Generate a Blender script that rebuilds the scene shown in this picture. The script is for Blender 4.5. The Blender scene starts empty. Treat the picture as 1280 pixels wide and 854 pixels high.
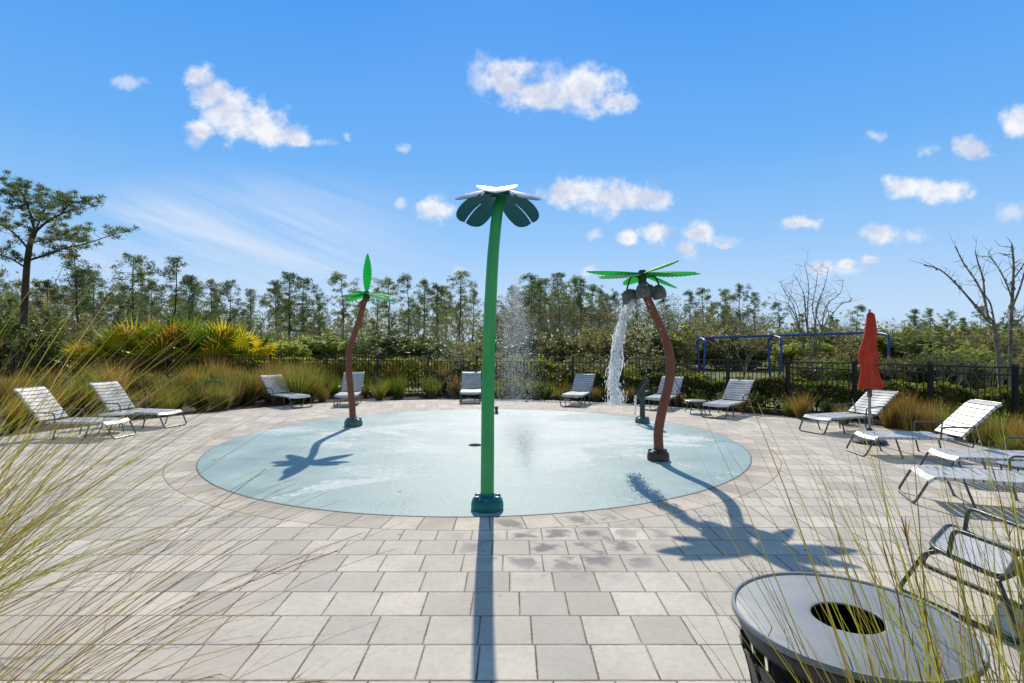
import bpy, math, random
from mathutils import Vector, Matrix
from math import sin, cos, pi, radians as R, sqrt, atan2, exp

random.seed(11)
sc = bpy.context.scene
COL = sc.collection
F = 690.0; H = 1.6; HZ = 429.0

def gp(px, py, z=0.0):
    Y = (H - z) * F / (py - HZ)
    return ((px - 640) * Y / F, Y)

def at(px, py, Y):
    return Vector(((px - 640) * Y / F, Y, H - (py - HZ) * Y / F))

# ------------------------------------------------------------------ nodes
class NT:
    def __init__(s, tree):
        s.t = tree; s.n = tree.nodes; s.l = tree.links
    def node(s, typ, **kw):
        n = s.n.new(typ)
        for k, v in kw.items(): setattr(n, k, v)
        return n
    def put(s, sock, v):
        if v is None: return
        if isinstance(v, bpy.types.NodeSocket): s.l.new(v, sock)
        else:
            if sock.type == 'RGBA' and not isinstance(v, (int, float)) and len(v) == 3: v = (*v, 1)
            sock.default_value = v
    def m(s, op, a, b=None, c=None, clamp=False):
        n = s.node('ShaderNodeMath', operation=op, use_clamp=clamp)
        for i, v in enumerate((a, b, c)): s.put(n.inputs[i], v)
        return n.outputs[0]
    def v(s, op, a, b=None, scale=None):
        n = s.node('ShaderNodeVectorMath', operation=op)
        s.put(n.inputs[0], a); s.put(n.inputs[1], b)
        if scale is not None: s.put(n.inputs['Scale'], scale)
        return n.outputs['Value'] if op in ('LENGTH', 'DOT_PRODUCT', 'DISTANCE') else n.outputs[0]
    def sep(s, v):
        n = s.node('ShaderNodeSeparateXYZ'); s.put(n.inputs[0], v); return n.outputs
    def comb(s, x=0, y=0, z=0):
        n = s.node('ShaderNodeCombineXYZ')
        for i, q in enumerate((x, y, z)): s.put(n.inputs[i], q)
        return n.outputs[0]
    def noise(s, vec, scale, detail=4, rough=.5, dist=0, col=False, dim='3D'):
        n = s.node('ShaderNodeTexNoise', noise_dimensions=dim)
        s.put(n.inputs['Vector'], vec); n.inputs['Scale'].default_value = scale
        n.inputs['Detail'].default_value = detail; n.inputs['Roughness'].default_value = rough
        n.inputs['Distortion'].default_value = dist
        return n.outputs['Color'] if col else n.outputs['Fac']
    def mr(s, v, a, b, c=0.0, d=1.0, smooth=False):
        n = s.node('ShaderNodeMapRange', interpolation_type='SMOOTHSTEP' if smooth else 'LINEAR')
        s.put(n.inputs[0], v)
        for i, q in enumerate((a, b, c, d)): s.put(n.inputs[i + 1], q)
        return n.outputs[0]
    def mix(s, f, a, b, blend='MIX'):
        n = s.node('ShaderNodeMix', data_type='RGBA', blend_type=blend)
        s.put(n.inputs[0], f); s.put(n.inputs[6], a); s.put(n.inputs[7], b)
        return n.outputs[2]
    def wn(s, v, dim='2D'):
        n = s.node('ShaderNodeTexWhiteNoise', noise_dimensions=dim)
        if dim == '1D': s.put(n.inputs['W'], v)
        else: s.put(n.inputs['Vector'], v)
        return n.outputs['Value']
    def bump(s, h, strength=.3, dist=.02):
        n = s.node('ShaderNodeBump'); s.put(n.inputs['Height'], h)
        s.put(n.inputs['Strength'], strength); s.put(n.inputs['Distance'], dist)
        return n.outputs[0]
    def obj(s): return s.node('ShaderNodeTexCoord').outputs['Object']
    def pos(s): return s.node('ShaderNodeNewGeometry').outputs['Position']

def newmat(name):
    m = bpy.data.materials.new(name); m.use_nodes = True
    t = NT(m.node_tree); b = m.node_tree.nodes['Principled BSDF']
    return m, t, b

def pmat(name, col, rough=.5, metal=0, var=.15, vscale=6, bump=0, bscale=40, spec=.5, coat=0, col2=None, bdist=.01):
    m, t, b = newmat(name)
    o = t.obj()
    n = t.noise(o, vscale, 5, .6)
    c2 = col2 if col2 else tuple(c * (1 - var * 2) for c in col)
    c1 = tuple(min(1, c * (1 + var)) for c in col)
    t.put(b.inputs['Base Color'], t.mix(t.mr(n, .3, .7), c2, c1))
    t.put(b.inputs['Roughness'], t.mr(t.noise(o, vscale * 3, 3), .3, .7, max(.02, rough - .08), min(1, rough + .1)))
    b.inputs['Metallic'].default_value = metal
    b.inputs['Specular IOR Level'].default_value = spec
    b.inputs['Coat Weight'].default_value = coat
    if bump: t.put(b.inputs['Normal'], t.bump(t.noise(o, bscale, 4), bump, bdist))
    return m

def leafmat(name, cols, trans=.45, rough=.55, scale=.6, tcol=None):
    m, t, b = newmat(name)
    p = t.pos()
    rnd = t.node('ShaderNodeObjectInfo').outputs['Random']
    isl = t.node('ShaderNodeNewGeometry').outputs['Random Per Island']
    n = t.noise(p, scale, 3)
    f = t.m('ADD', t.m('MULTIPLY', n, .7), t.m('MULTIPLY', isl, .35))
    f = t.m('ADD', f, t.m('MULTIPLY', t.m('SUBTRACT', rnd, .5), .35))
    r = t.node('ShaderNodeValToRGB'); el = r.color_ramp.elements
    while len(el) < len(cols): el.new(.5)
    for i, c in enumerate(cols):
        el[i].position = .25 + .55 * i / max(1, len(cols) - 1); el[i].color = (*c, 1)
    t.put(r.inputs[0], f); c = r.outputs[0]
    t.put(b.inputs['Base Color'], c); b.inputs['Roughness'].default_value = rough
    b.inputs['Specular IOR Level'].default_value = .3
    tr = t.node('ShaderNodeBsdfTranslucent')
    t.put(tr.inputs[0], t.mix(1, c, tcol or (1.5, 1.5, .9), 'MULTIPLY'))
    mx = t.node('ShaderNodeMixShader'); mx.inputs[0].default_value = trans
    t.l.new(b.outputs[0], mx.inputs[1]); t.l.new(tr.outputs[0], mx.inputs[2])
    t.l.new(mx.outputs[0], m.node_tree.nodes['Material Output'].inputs[0])
    return m

# ------------------------------------------------------------------ mesh
class MB:
    def __init__(s): s.v = []; s.f = []
    def add(s, vs, fs):
        k = len(s.v); s.v += [tuple(p) for p in vs]; s.f += [tuple(i + k for i in f) for f in fs]
    def box(s, c, d, rot=None):
        hx, hy, hz = d[0] / 2, d[1] / 2, d[2] / 2
        P = [Vector((x * hx, y * hy, z * hz)) for x in (-1, 1) for y in (-1, 1) for z in (-1, 1)]
        if rot is not None: P = [rot @ p for p in P]
        s.add([p + Vector(c) for p in P], [(0, 1, 3, 2), (4, 6, 7, 5), (0, 4, 5, 1), (2, 3, 7, 6), (0, 2, 6, 4), (1, 5, 7, 3)])
    def bar(s, a, b, w, h):
        a = Vector(a); b = Vector(b); d = b - a
        s.box((a + b) / 2, (d.length, w, h), d.to_track_quat('X', 'Z').to_matrix())
    def tube(s, pts, r, seg=8, cap=True, closed=False):
        pts = [Vector(p) for p in pts]; n = len(pts)
        rs = r if isinstance(r, (list, tuple)) else [r] * n
        T = []
        for i in range(n):
            if closed: d = pts[(i + 1) % n] - pts[i - 1]
            else: d = pts[min(i + 1, n - 1)] - pts[max(i - 1, 0)]
            T.append(d.normalized())
        up = Vector((0, 0, 1)) if abs(T[0].z) < .9 else Vector((1, 0, 0))
        N = T[0].cross(up).normalized(); vs = []; fs = []
        for i in range(n):
            N = (N - T[i] * N.dot(T[i])).normalized(); B = T[i].cross(N)
            for k in range(seg):
                a = 2 * pi * k / seg
                vs.append(pts[i] + (N * cos(a) + B * sin(a)) * rs[i])
        m = n if closed else n - 1
        for i in range(m):
            j = (i + 1) % n
            for k in range(seg):
                k2 = (k + 1) % seg
                fs.append((i * seg + k, i * seg + k2, j * seg + k2, j * seg + k))
        if cap and not closed:
            fs.append(tuple(range(seg))[::-1]); fs.append(tuple((n - 1) * seg + k for k in range(seg)))
        s.add(vs, fs)
    def lathe(s, prof, seg=32, c=(0, 0, 0), close=False, mod=None):
        vs = []; fs = []; n = len(prof)
        for i, (r, z) in enumerate(prof):
            for k in range(seg):
                a = 2 * pi * k / seg
                rr = r * (mod(a, i / (n - 1)) if mod else 1)
                vs.append((c[0] + rr * cos(a), c[1] + rr * sin(a), c[2] + z))
        for i in range(n - 1 if not close else n):
            j = (i + 1) % n
            for k in range(seg):
                k2 = (k + 1) % seg
                fs.append((i * seg + k, i * seg + k2, j * seg + k2, j * seg + k))
        s.add(vs, fs)
    def build(s, name, mat, parent=None, smooth=True, angle=40, loc=None):
        me = bpy.data.meshes.new(name); me.from_pydata(s.v, [], s.f)
        if smooth:
            me.polygons.foreach_set('use_smooth', [True] * len(me.polygons))
            me.set_sharp_from_angle(angle=R(angle))
        me.update()
        if mat: me.materials.append(mat)
        o = bpy.data.objects.new(name, me); COL.objects.link(o)
        if parent: o.parent = parent
        if loc: o.location = loc
        return o

def cat(pts, n=6):
    """Catmull-Rom through points"""
    pts = [Vector(p) for p in pts]; out = []
    for i in range(len(pts) - 1):
        p0 = pts[max(i - 1, 0)]; p1 = pts[i]; p2 = pts[i + 1]; p3 = pts[min(i + 2, len(pts) - 1)]
        for k in range(n):
            t = k / n
            out.append(.5 * ((2 * p1) + (p2 - p0) * t + (2 * p0 - 5 * p1 + 4 * p2 - p3) * t * t + (3 * p1 - p0 - 3 * p2 + p3) * t ** 3))
    out.append(pts[-1]); return out

def fillet(pts, r=.05, n=5):
    pts = [Vector(p) for p in pts]; out = [pts[0]]
    for i in range(1, len(pts) - 1):
        a = pts[i - 1] - pts[i]; b = pts[i + 1] - pts[i]
        q = min(r, a.length * .45, b.length * .45)
        A = pts[i] + a.normalized() * q; B = pts[i] + b.normalized() * q
        for k in range(n + 1):
            t = k / n
            out.append(A * (1 - t) ** 2 + pts[i] * 2 * t * (1 - t) + B * t * t)
    out.append(pts[-1]); return out

def tag(o, label=None, cat_=None, group=None, kind=None):
    if label: o['label'] = label
    if cat_: o['category'] = cat_
    if group: o['group'] = group
    if kind: o['kind'] = kind
    return o

def thing(name, label, cat_, loc=(0, 0, 0), rz=0, group=None):
    o = bpy.data.objects.new(name, None); COL.objects.link(o)
    o.location = loc; o.rotation_euler = (0, 0, rz); o.empty_display_size = .2
    return tag(o, label, cat_, group)

KIDS = {}
def kids(o): return [c for c in bpy.data.objects if c.parent == o]
def dup(root, loc, rz=0, scale=1, label=None, group=None, klist=None):
    def cp(o, parent):
        c = o.copy(); COL.objects.link(c)
        if parent: c.parent = parent
        for ch in KIDS[o.name]: cp(ch, c)
        return c
    def reg(o):
        if o.name not in KIDS:
            KIDS[o.name] = kids(o)
            for ch in KIDS[o.name]: reg(ch)
    reg(root)
    r = cp(root, None); r.location = loc; r.rotation_euler = (0, 0, rz)
    r.scale = (scale, scale, scale) if isinstance(scale, (int, float)) else scale
    if label: r['label'] = label
    if group: r['group'] = group
    return r

# ------------------------------------------------------------------ camera / light / sky
cam = bpy.data.cameras.new('camera'); co = bpy.data.objects.new('camera', cam); COL.objects.link(co)
co.location = (0, 0, H); co.rotation_euler = (R(90), 0, 0)
cam.sensor_width = 36; cam.lens = 36 * F / 1280; cam.shift_y = 2 / 1280
cam.clip_start = .05; cam.clip_end = 3000
sc.camera = co
SUN_EL = 37.5; SUN_AZ = -1.5      # azimuth from +Y towards +X
sd = Vector((sin(R(SUN_AZ)) * cos(R(SUN_EL)), cos(R(SUN_AZ)) * cos(R(SUN_EL)), sin(R(SUN_EL))))
sl = bpy.data.lights.new('sun', 'SUN'); sl.energy = 4.3; sl.angle = R(.53); sl.color = (1, .91, .78)
so = bpy.data.objects.new('sun', sl); COL.objects.link(so)
so.rotation_euler = sd.to_track_quat('Z', 'Y').to_euler(); so.location = (0, 20, 30)

w = bpy.data.worlds.new('World'); sc.world = w; w.use_nodes = True
t = NT(w.node_tree); bg = w.node_tree.nodes['Background']
sky = t.node('ShaderNodeTexSky', sky_type='NISHITA')
sky.sun_disc = False; sky.sun_elevation = R(SUN_EL); sky.sun_rotation = R(SUN_AZ)
sky.altitude = 0; sky.air_density = 1.0; sky.dust_density = .3; sky.ozone_density = 2.5
d = t.node('ShaderNodeTexCoord').outputs['Generated']
dx, dy, dz = t.sep(d)
elev = t.m('ARCSINE', dz)
# deeper, more even blue in the half of the sky with the sun (the photograph is strongly graded)
STR = .125
ramp = t.node('ShaderNodeValToRGB'); e = ramp.color_ramp.elements
SKYR = [(0.0, (.52, .71, .95)), (4, (.47, .68, .95)), (10.5, (.29, .56, .95)), (18, (.145, .44, .93)), (31, (.058, .325, .90)), (50, (.05, .26, .75)), (90, (.10, .25, .55))]
while len(e) < len(SKYR): e.new(.5)
for i, (p_, c_) in enumerate(SKYR): e[i].position = p_ / 90; e[i].color = (*c_, 1)
t.put(ramp.inputs[0], t.m('DIVIDE', elev, pi / 2, clamp=True))
graded = t.v('SCALE', ramp.outputs[0], scale=1 / STR)
raw = t.v('MULTIPLY', sky.outputs[0], (1.25, 1.15, 1.0))
fr = t.m('MULTIPLY', t.mr(dy, -.15, .35, 0, .95, True), t.mr(elev, R(75), R(45), 0, 1, True))
skyc = t.mix(fr, raw, graded)
ymax = t.m('MAXIMUM', dy, .02)
u = t.m('DIVIDE', dx, ymax); v_ = t.m('DIVIDE', dz, ymax)
pv = t.comb(u, v_, 0)
wob = t.v('SCALE', t.v('SUBTRACT', t.noise(pv, 16, 4, .6, col=True), (.5, .5, .5)), scale=.035)
pw = t.v('ADD', pv, wob)
CL = [(250,98,20,18),(268,118,26,24),(288,140,34,28),(315,156,44,26),(345,168,38,18),(372,176,24,10),(252,162,22,11),
      (622,92,26,16),(640,108,30,18),(672,120,52,20),(728,112,52,30),(770,126,28,16),(645,84,32,10),
      (712,240,40,18),(764,246,46,21),(808,246,32,17),(543,262,25,17),(785,297,15,9),(822,290,21,13),
      (872,294,20,15),(905,305,14,5),(858,312,12,9),(995,281,30,8),(1132,235,28,13),(1178,239,40,15),
      (1098,292,25,11),(1215,187,26,14),(1272,152,24,20),(1024,334,20,10),(1058,330,13,7),(1086,327,15,7),
      ]
FA = [(162,102,18,9),(148,100,12,6),(505,185,10,7),(740,293,12,8),(500,252,9,8),(1262,267,26,13),(574,338,14,8),(1094,170,14,8),(1157,190,12,10),(736,338,12,7),(1140,292,22,8),(434,172,6,6),(905,303,22,8),(1050,338,40,10),(860,310,14,14),(600,95,18,26),(1110,293,34,11),(240,170,20,12),(400,178,22,6),(700,100,60,26)]
def field(LST):
  acc = None
  for (cx, cy, rx, ry) in LST:
    q = t.v('SUBTRACT', pw, ((cx - 640) / F, (HZ - cy) / F, 0))
    q = t.v('MULTIPLY', q, (F / rx / 1.35, F / ry / 1.35, 0))
    f = t.m('SUBTRACT', 1, t.v('LENGTH', q))
    acc = f if acc is None else t.m('MAXIMUM', acc, f)
  return acc
acc = field(CL); accf = field(FA)
nz = t.noise(pv, 26, 8, .62)
nz2 = t.noise(pv, 9, 3, .5)
den = t.m('ADD', acc, t.m('MULTIPLY', t.m('SUBTRACT', nz, .5), 1.5))
alpha = t.mr(den, .06, .78, 0, 1, True)
front = t.mr(dy, .02, .1)
alf = t.mr(t.m('ADD', accf, t.m('MULTIPLY', t.m('SUBTRACT', nz, .5), 1.9)), .1, .95, 0, .5, True)
alpha = t.m('MAXIMUM', alpha, alf)
alpha = t.m('MULTIPLY', alpha, front)
# thin high cirrus low on the left
cq = t.comb(t.m('ADD', t.m('MULTIPLY', u, 1.1), t.m('MULTIPLY', v_, 1.2)), t.m('MULTIPLY', t.m('ADD', v_, t.m('MULTIPLY', u, .35)), 6.5), 0)
cn = t.noise(cq, 2.2, 6, .62, .6)
mx_ = t.v('LENGTH', t.v('MULTIPLY', t.v('SUBTRACT', pv, ((285 - 640) / F, (HZ - 300) / F, 0)), (F / 310, F / 105, 0)))
cir = t.m('MULTIPLY', t.mr(cn, .36, .72), t.m('MULTIPLY', t.mr(mx_, 1.0, .2, 0, 1, True), .8))
cir = t.m('MULTIPLY', cir, front)
haze = t.mr(v_, .2, -.02, 0, .15, True)
shade = t.mr(t.m('ADD', t.m('ADD', nz2, t.m('MULTIPLY', t.m('SUBTRACT', nz, .5), .8)), t.m('MULTIPLY', acc, -.25)), .22, .5)
ccol = t.mix(shade, (5.3, 5.6, 6.7), (7.7, 7.75, 7.9))
c1 = t.mix(haze, skyc, (5.2, 6.3, 7.6))
c1 = t.mix(cir, c1, (6.5, 6.9, 7.7))
c1 = t.mix(t.m('MULTIPLY', alpha, .93), c1, ccol)
t.put(bg.inputs[0], c1); bg.inputs[1].default_value = STR

sc.view_settings.view_transform = 'Standard'; sc.view_settings.look = 'None'
sc.view_settings.exposure = 0
sc.cycles.max_bounces = 6; sc.cycles.transparent_max_bounces = 12
sc.cycles.use_denoising = True

# ------------------------------------------------------------------ materials
PADC = (-.506, 9.2); PADR = 4.13
def deck_mat():
    m, t, b = newmat('concrete_pavers')
    p = t.pos(); x, y, z = t.sep(p)
    PW, PH, RW = .292, .3105, .36
    y0 = 4.79
    vv = t.m('DIVIDE', t.m('SUBTRACT', y, y0), PH)
    row = t.m('FLOOR', vv)
    uu = t.m('ADD', t.m('DIVIDE', x, PW), t.m('MULTIPLY', t.wn(row, '1D'), 7.0))
    col = t.m('FLOOR', uu)
    rx = t.m('SUBTRACT', x, PADC[0]); ry = t.m('SUBTRACT', y, PADC[1])
    rr = t.m('SQRT', t.m('ADD', t.m('MULTIPLY', rx, rx), t.m('MULTIPLY', ry, ry)))
    ang = t.m('DIVIDE', t.m('ARCTAN2', ry, rx), 2 * pi / 88)
    inring = t.m('LESS_THAN', rr, PADR + RW)
    def sel(a, b_):
        return t.m('ADD', t.m('MULTIPLY', inring, b_), t.m('MULTIPLY', t.m('SUBTRACT', 1, inring), a))
    cc = sel(col, t.m('FLOOR', ang)); rw = sel(row, 777)
    fu = sel(t.m('FRACT', uu), t.m('FRACT', ang)); fv = t.m('FRACT', vv)
    du = t.m('MULTIPLY', t.m('MINIMUM', fu, t.m('SUBTRACT', 1, fu)), PW)
    dv = t.m('MULTIPLY', t.m('MINIMUM', fv, t.m('SUBTRACT', 1, fv)), PH)
    dr = t.m('ABSOLUTE', t.m('SUBTRACT', rr, PADR + RW))
    dring = t.m('MINIMUM', dr, t.m('ABSOLUTE', t.m('SUBTRACT', rr, PADR)))
    dd = t.m('MINIMUM', du, sel(t.m('MINIMUM', dv, dr), dring))
    edge = t.noise(p, 60, 2); n1_ = t.noise(p, 5, 2)
    dd = t.m('ADD', dd, t.m('MULTIPLY', t.m('SUBTRACT', edge, .5), .008))
    joint = t.m('MULTIPLY', t.mr(dd, .0022, .0075, 1, 0, True), t.mr(n1_, .3, .6, .6, 1))
    bevel = t.mr(dd, .002, .016, 0, 1, True)
    rnd = t.wn(t.comb(cc, rw, 0)); rnd2 = t.wn(t.comb(cc, rw, 3.3), '3D')
    base = t.mix(rnd, (.57, .51, .415), (.82, .735, .60))
    base = t.mix(t.mr(rnd2, .6, 1, 0, .45), base, (.47, .435, .385))
    n1 = t.noise(p, 2.1, 6, .62); n2 = t.noise(p, 22, 7, .72); n3 = t.noise(p, 260, 2, .6)
    base = t.mix(t.mr(n1, .36, .7, 0, .45), base, (.42, .385, .33))
    base = t.mix(t.mr(n2, .44, .72, 0, .42), base, (.40, .36, .31))
    base = t.mix(t.mr(n3, .55, .8, 0, .3), base, (.34, .32, .30))
    # damp hearts of the pavers right of the green pole
    wx = t.m('DIVIDE', t.m('SUBTRACT', x, .45), 1.15); wy = t.m('DIVIDE', t.m('SUBTRACT', y, 4.55), .95)
    wm = t.mr(t.m('ADD', t.m('MULTIPLY', wx, wx), t.m('MULTIPLY', wy, wy)), 1.0, .1, 0, 1, True)
    heart = t.mr(t.m('ADD', dd, t.m('ADD', t.m('MULTIPLY', t.m('SUBTRACT', n2, .5), .10), t.m('MULTIPLY', t.m('SUBTRACT', n1_, .5), .35))), .03, .12, 0, 1, True)
    wet = t.m('MULTIPLY', t.m('MULTIPLY', wm, heart), t.mr(t.m('ADD', rnd2, t.m('MULTIPLY', wm, .35)), .35, .75))
    wet2 = t.m('MULTIPLY', t.mr(t.m('ADD', t.m('SUBTRACT', rr, PADR), t.m('MULTIPLY', n1, -.9)), -.55, -.15, 1, 0, True), .35)
    wet = t.m('MAXIMUM', wet, wet2)
    base = t.mix(t.m('MULTIPLY', wet, .8), base, (.15, .15, .165))
    base = t.mix(t.m('MULTIPLY', inring, .4), base, t.mix(1, base, (.93, .86, .78), 'MULTIPLY'))
    base = t.mix(joint, base, (.13, .10, .075))
    # little brown leaf bits and stains
    sp = t.noise(p, 9, 1, .3)
    base = t.mix(t.mr(sp, .80, .84), base, (.12, .07, .04))
    t.put(b.inputs['Base Color'], base)
    b.inputs['Roughness'].default_value = .82
    b.inputs['Specular IOR Level'].default_value = .35
    hgt = t.m('ADD', t.m('MULTIPLY', bevel, .7), t.m('ADD', t.m('MULTIPLY', n2, .16), t.m('MULTIPLY', n3, .10)))
    hgt = t.m('ADD', hgt, t.m('MULTIPLY', rnd, .25))
    t.put(b.inputs['Normal'], t.bump(hgt, .55, .006))
    return m

def pad_mat():
    m, t, b = newmat('wet_splash_pad')
    p = t.pos(); x, y, z = t.sep(p)
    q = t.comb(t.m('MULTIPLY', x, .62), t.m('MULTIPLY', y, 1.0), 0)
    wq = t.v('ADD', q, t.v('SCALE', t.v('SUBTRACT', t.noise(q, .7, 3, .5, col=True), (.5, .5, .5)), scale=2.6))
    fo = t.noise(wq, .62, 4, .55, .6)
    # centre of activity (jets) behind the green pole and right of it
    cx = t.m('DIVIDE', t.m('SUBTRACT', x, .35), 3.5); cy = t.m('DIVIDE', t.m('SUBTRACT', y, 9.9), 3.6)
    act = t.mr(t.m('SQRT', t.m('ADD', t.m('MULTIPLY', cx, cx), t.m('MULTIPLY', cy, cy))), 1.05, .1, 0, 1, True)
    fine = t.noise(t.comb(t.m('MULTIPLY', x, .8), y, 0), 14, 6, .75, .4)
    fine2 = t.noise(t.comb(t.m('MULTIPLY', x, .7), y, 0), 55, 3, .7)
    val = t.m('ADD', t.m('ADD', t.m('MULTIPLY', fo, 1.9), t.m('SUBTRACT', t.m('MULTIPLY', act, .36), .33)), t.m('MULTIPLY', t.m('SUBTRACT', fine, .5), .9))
    foam_sheen = t.mr(val, .74, .90, 0, 1, True)
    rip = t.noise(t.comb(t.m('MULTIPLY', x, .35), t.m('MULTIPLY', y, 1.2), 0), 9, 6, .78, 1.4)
    ripple_glitter = t.m('MULTIPLY', t.mr(rip, .52, .64, 0, 1, True), t.mr(act, .1, .8, .1, .8))  # glitter streaks along the ripples, painted in beside the foam
    foam_sheen = t.m('MAXIMUM', foam_sheen, ripple_glitter)
    foam_sheen = t.m('MULTIPLY', foam_sheen, t.mr(fine2, .38, .6, .5, 1))
    foam_sheen = t.m('MULTIPLY', foam_sheen, t.mr(t.noise(t.comb(t.m('MULTIPLY', x, .45), y, 0), 5, 5, .7, .8), .36, .56, .45, 1))
    pat = t.noise(p, 1.3, 5, .6)
    base = t.mix(t.mr(pat, .3, .7), (.27, .40, .39), (.42, .545, .52))
    base = t.mix(t.mr(t.noise(p, 120, 3, .7), .45, .75, 0, .25), base, (.55, .68, .66))
    base = t.mix(t.mr(t.noise(wq, 1.7, 4, .6), .55, .8, 0, .35), base, (.36, .46, .40))
    rr = t.m('SQRT', t.m('ADD', t.m('POWER', t.m('SUBTRACT', x, PADC[0]), 2), t.m('POWER', t.m('SUBTRACT', y, PADC[1]), 2)))
    base = t.mix(t.mr(rr, PADR - .022, PADR - .012), base, (.22, .24, .24))
    sp = t.noise(p, 7, 1, .3)
    base = t.mix(t.mr(sp, .795, .82), base, (.15, .12, .09))
    base = t.mix(t.m('MULTIPLY', foam_sheen, .85), base, (.88, .88, .85))  # foam and wet sheen, both painted white into the base colour
    t.put(b.inputs['Base Color'], base)
    t.put(b.inputs['Roughness'], t.m('ADD', t.mr(pat, .3, .7, .35, .55), t.m('MULTIPLY', foam_sheen, .3)))
    b.inputs['Specular IOR Level'].default_value = .13
    h = t.m('ADD', t.m('MULTIPLY', fine, .6), t.m('MULTIPLY', fine2, .5))
    t.put(b.inputs['Normal'], t.bump(h, .5, .02))
    return m

def grass_mat():
    m, t, b = newmat('mown_grass')
    p = t.pos()
    n = t.noise(p, .5, 5, .6); n2 = t.noise(p, 25, 4, .7)
    c = t.mix(t.mr(n, .3, .7), (.12, .15, .03), (.26, .27, .07))
    c = t.mix(t.mr(n2, .45, .7, 0, .6), c, (.07, .09, .02))
    t.put(b.inputs['Base Color'], c); b.inputs['Roughness'].default_value = .9
    t.put(b.inputs['Normal'], t.bump(n2, .8, .05))
    return m

def mulch_mat():
    m, t, b = newmat('bark_mulch')
    p = t.pos()
    vo = t.node('ShaderNodeTexVoronoi'); vo.inputs['Scale'].default_value = 38
    t.put(vo.inputs['Vector'], t.v('MULTIPLY', p, (1, 1.8, 1)))
    c = t.mix(t.sep(vo.outputs['Color'])[0], (.035, .024, .018), (.13, .085, .055))
    t.put(b.inputs['Base Color'], c); b.inputs['Roughness'].default_value = .9
    t.put(b.inputs['Normal'], t.bump(vo.outputs['Distance'], .9, .03))
    return m

M = {}
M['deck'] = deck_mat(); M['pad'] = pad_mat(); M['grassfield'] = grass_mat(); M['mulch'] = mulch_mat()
M['green'] = pmat('green_painted_pole', (.014, .36, .085), .38, var=.12, vscale=2.2, coat=.2, bump=.08, bscale=60, col2=(.02, .30, .10))
M['teal'] = pmat('teal_fibreglass', (.003, .15, .17), .38, var=.1, vscale=5, coat=.05, spec=.35)
M['petal'] = pmat('teal_petal', (.003, .13, .16), .55, var=.1, vscale=5, spec=.18)
M['petaltop'] = pmat('glossy_teal_petal', (.004, .14, .16), .40, var=.1, vscale=5, spec=1.0, coat=.3)
M['drain'] = pmat('dull_drain_metal', (.05, .05, .05), .9, var=.3, vscale=30, spec=.05)
M['brown'] = pmat('brown_painted_trunk', (.20, .048, .022), .42, var=.14, vscale=9, bump=.3, bscale=30)
M['dkbrown'] = pmat('brown_boot', (.07, .035, .028), .45, var=.2, vscale=9, bump=.5, bscale=26)
M['greyteal'] = pmat('weathered_teal_boot', (.10, .16, .16), .5, var=.25, vscale=12, bump=.4, bscale=30)
M['coconut'] = pmat('grey_coconut', (.13, .135, .135), .45, var=.35, vscale=22, bump=.7, bscale=38)
M['bronze'] = pmat('dark_bronze', (.035, .05, .045), .42, var=.2, vscale=14, bump=.4, bscale=30)
M['frond'] = leafmat('green_plastic_frond', [(.03, .36, .12), (.05, .48, .17), (.08, .55, .2)], .55, .6, 2.0, (1.2, 1.6, 1.1))
M['frame'] = pmat('grey_green_tube', (.10, .125, .12), .38, metal=.35, var=.15, vscale=20)
M['frame2'] = pmat('dark_tube', (.045, .058, .056), .38, metal=.35, var=.15, vscale=20)
M['fence'] = pmat('black_aluminium', (.012, .013, .014), .42, metal=.2, var=.2, vscale=10)
M['blue'] = pmat('blue_powder_coat', (.02, .09, .42), .4, var=.12, vscale=6)
M['canmetal'] = pmat('grey_powder_coat', (.27, .295, .31), .55, metal=.1, var=.06, vscale=5, bump=.03, bscale=180)
M['canbody'] = pmat('grey_can_steel', (.05, .057, .06), .45, metal=.1, var=.15, vscale=6, bump=.15, bscale=160)
M['black'] = pmat('black_liner', (.006, .006, .007), .6)
M['tabletop'] = pmat('pale_table_top', (.42, .45, .45), .3, var=.1, vscale=10)
M['soil'] = pmat('swing_seat_rubber', (.02, .02, .02), .6)

def strap_mat():
    m, t, b = newmat('white_vinyl_strap')
    o = t.obj()
    c = t.mix(t.mr(t.noise(t.pos(), 9, 6, .65), .35, .7), (.60, .60, .585), (.84, .84, .84))
    t.put(b.inputs['Base Color'], c); b.inputs['Roughness'].default_value = .42
    tr = t.node('ShaderNodeBsdfTranslucent'); tr.inputs[0].default_value = (.75, .78, .85, 1)
    mx = t.node('ShaderNodeMixShader'); mx.inputs[0].default_value = .16
    t.l.new(b.outputs[0], mx.inputs[1]); t.l.new(tr.outputs[0], mx.inputs[2])
    t.l.new(mx.outputs[0], m.node_tree.nodes['Material Output'].inputs[0])
    return m
M['strap'] = strap_mat()

def cloth_mat():
    m, t, b = newmat('red_canvas')
    o = t.obj()
    c = t.mix(t.mr(t.noise(o, 5, 5, .6), .3, .7), (.42, .045, .025), (.60, .085, .045))
    t.put(b.inputs['Base Color'], c); b.inputs['Roughness'].default_value = .85
    t.put(b.inputs['Normal'], t.bump(t.noise(o, 30, 4), .3, .01))
    tr = t.node('ShaderNodeBsdfTranslucent'); tr.inputs[0].default_value = (.8, .12, .06, 1)
    mx = t.node('ShaderNodeMixShader'); mx.inputs[0].default_value = .3
    t.l.new(b.outputs[0], mx.inputs[1]); t.l.new(tr.outputs[0], mx.inputs[2])
    t.l.new(mx.outputs[0], m.node_tree.nodes['Material Output'].inputs[0])
    return m
M['canvas'] = cloth_mat()

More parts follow.
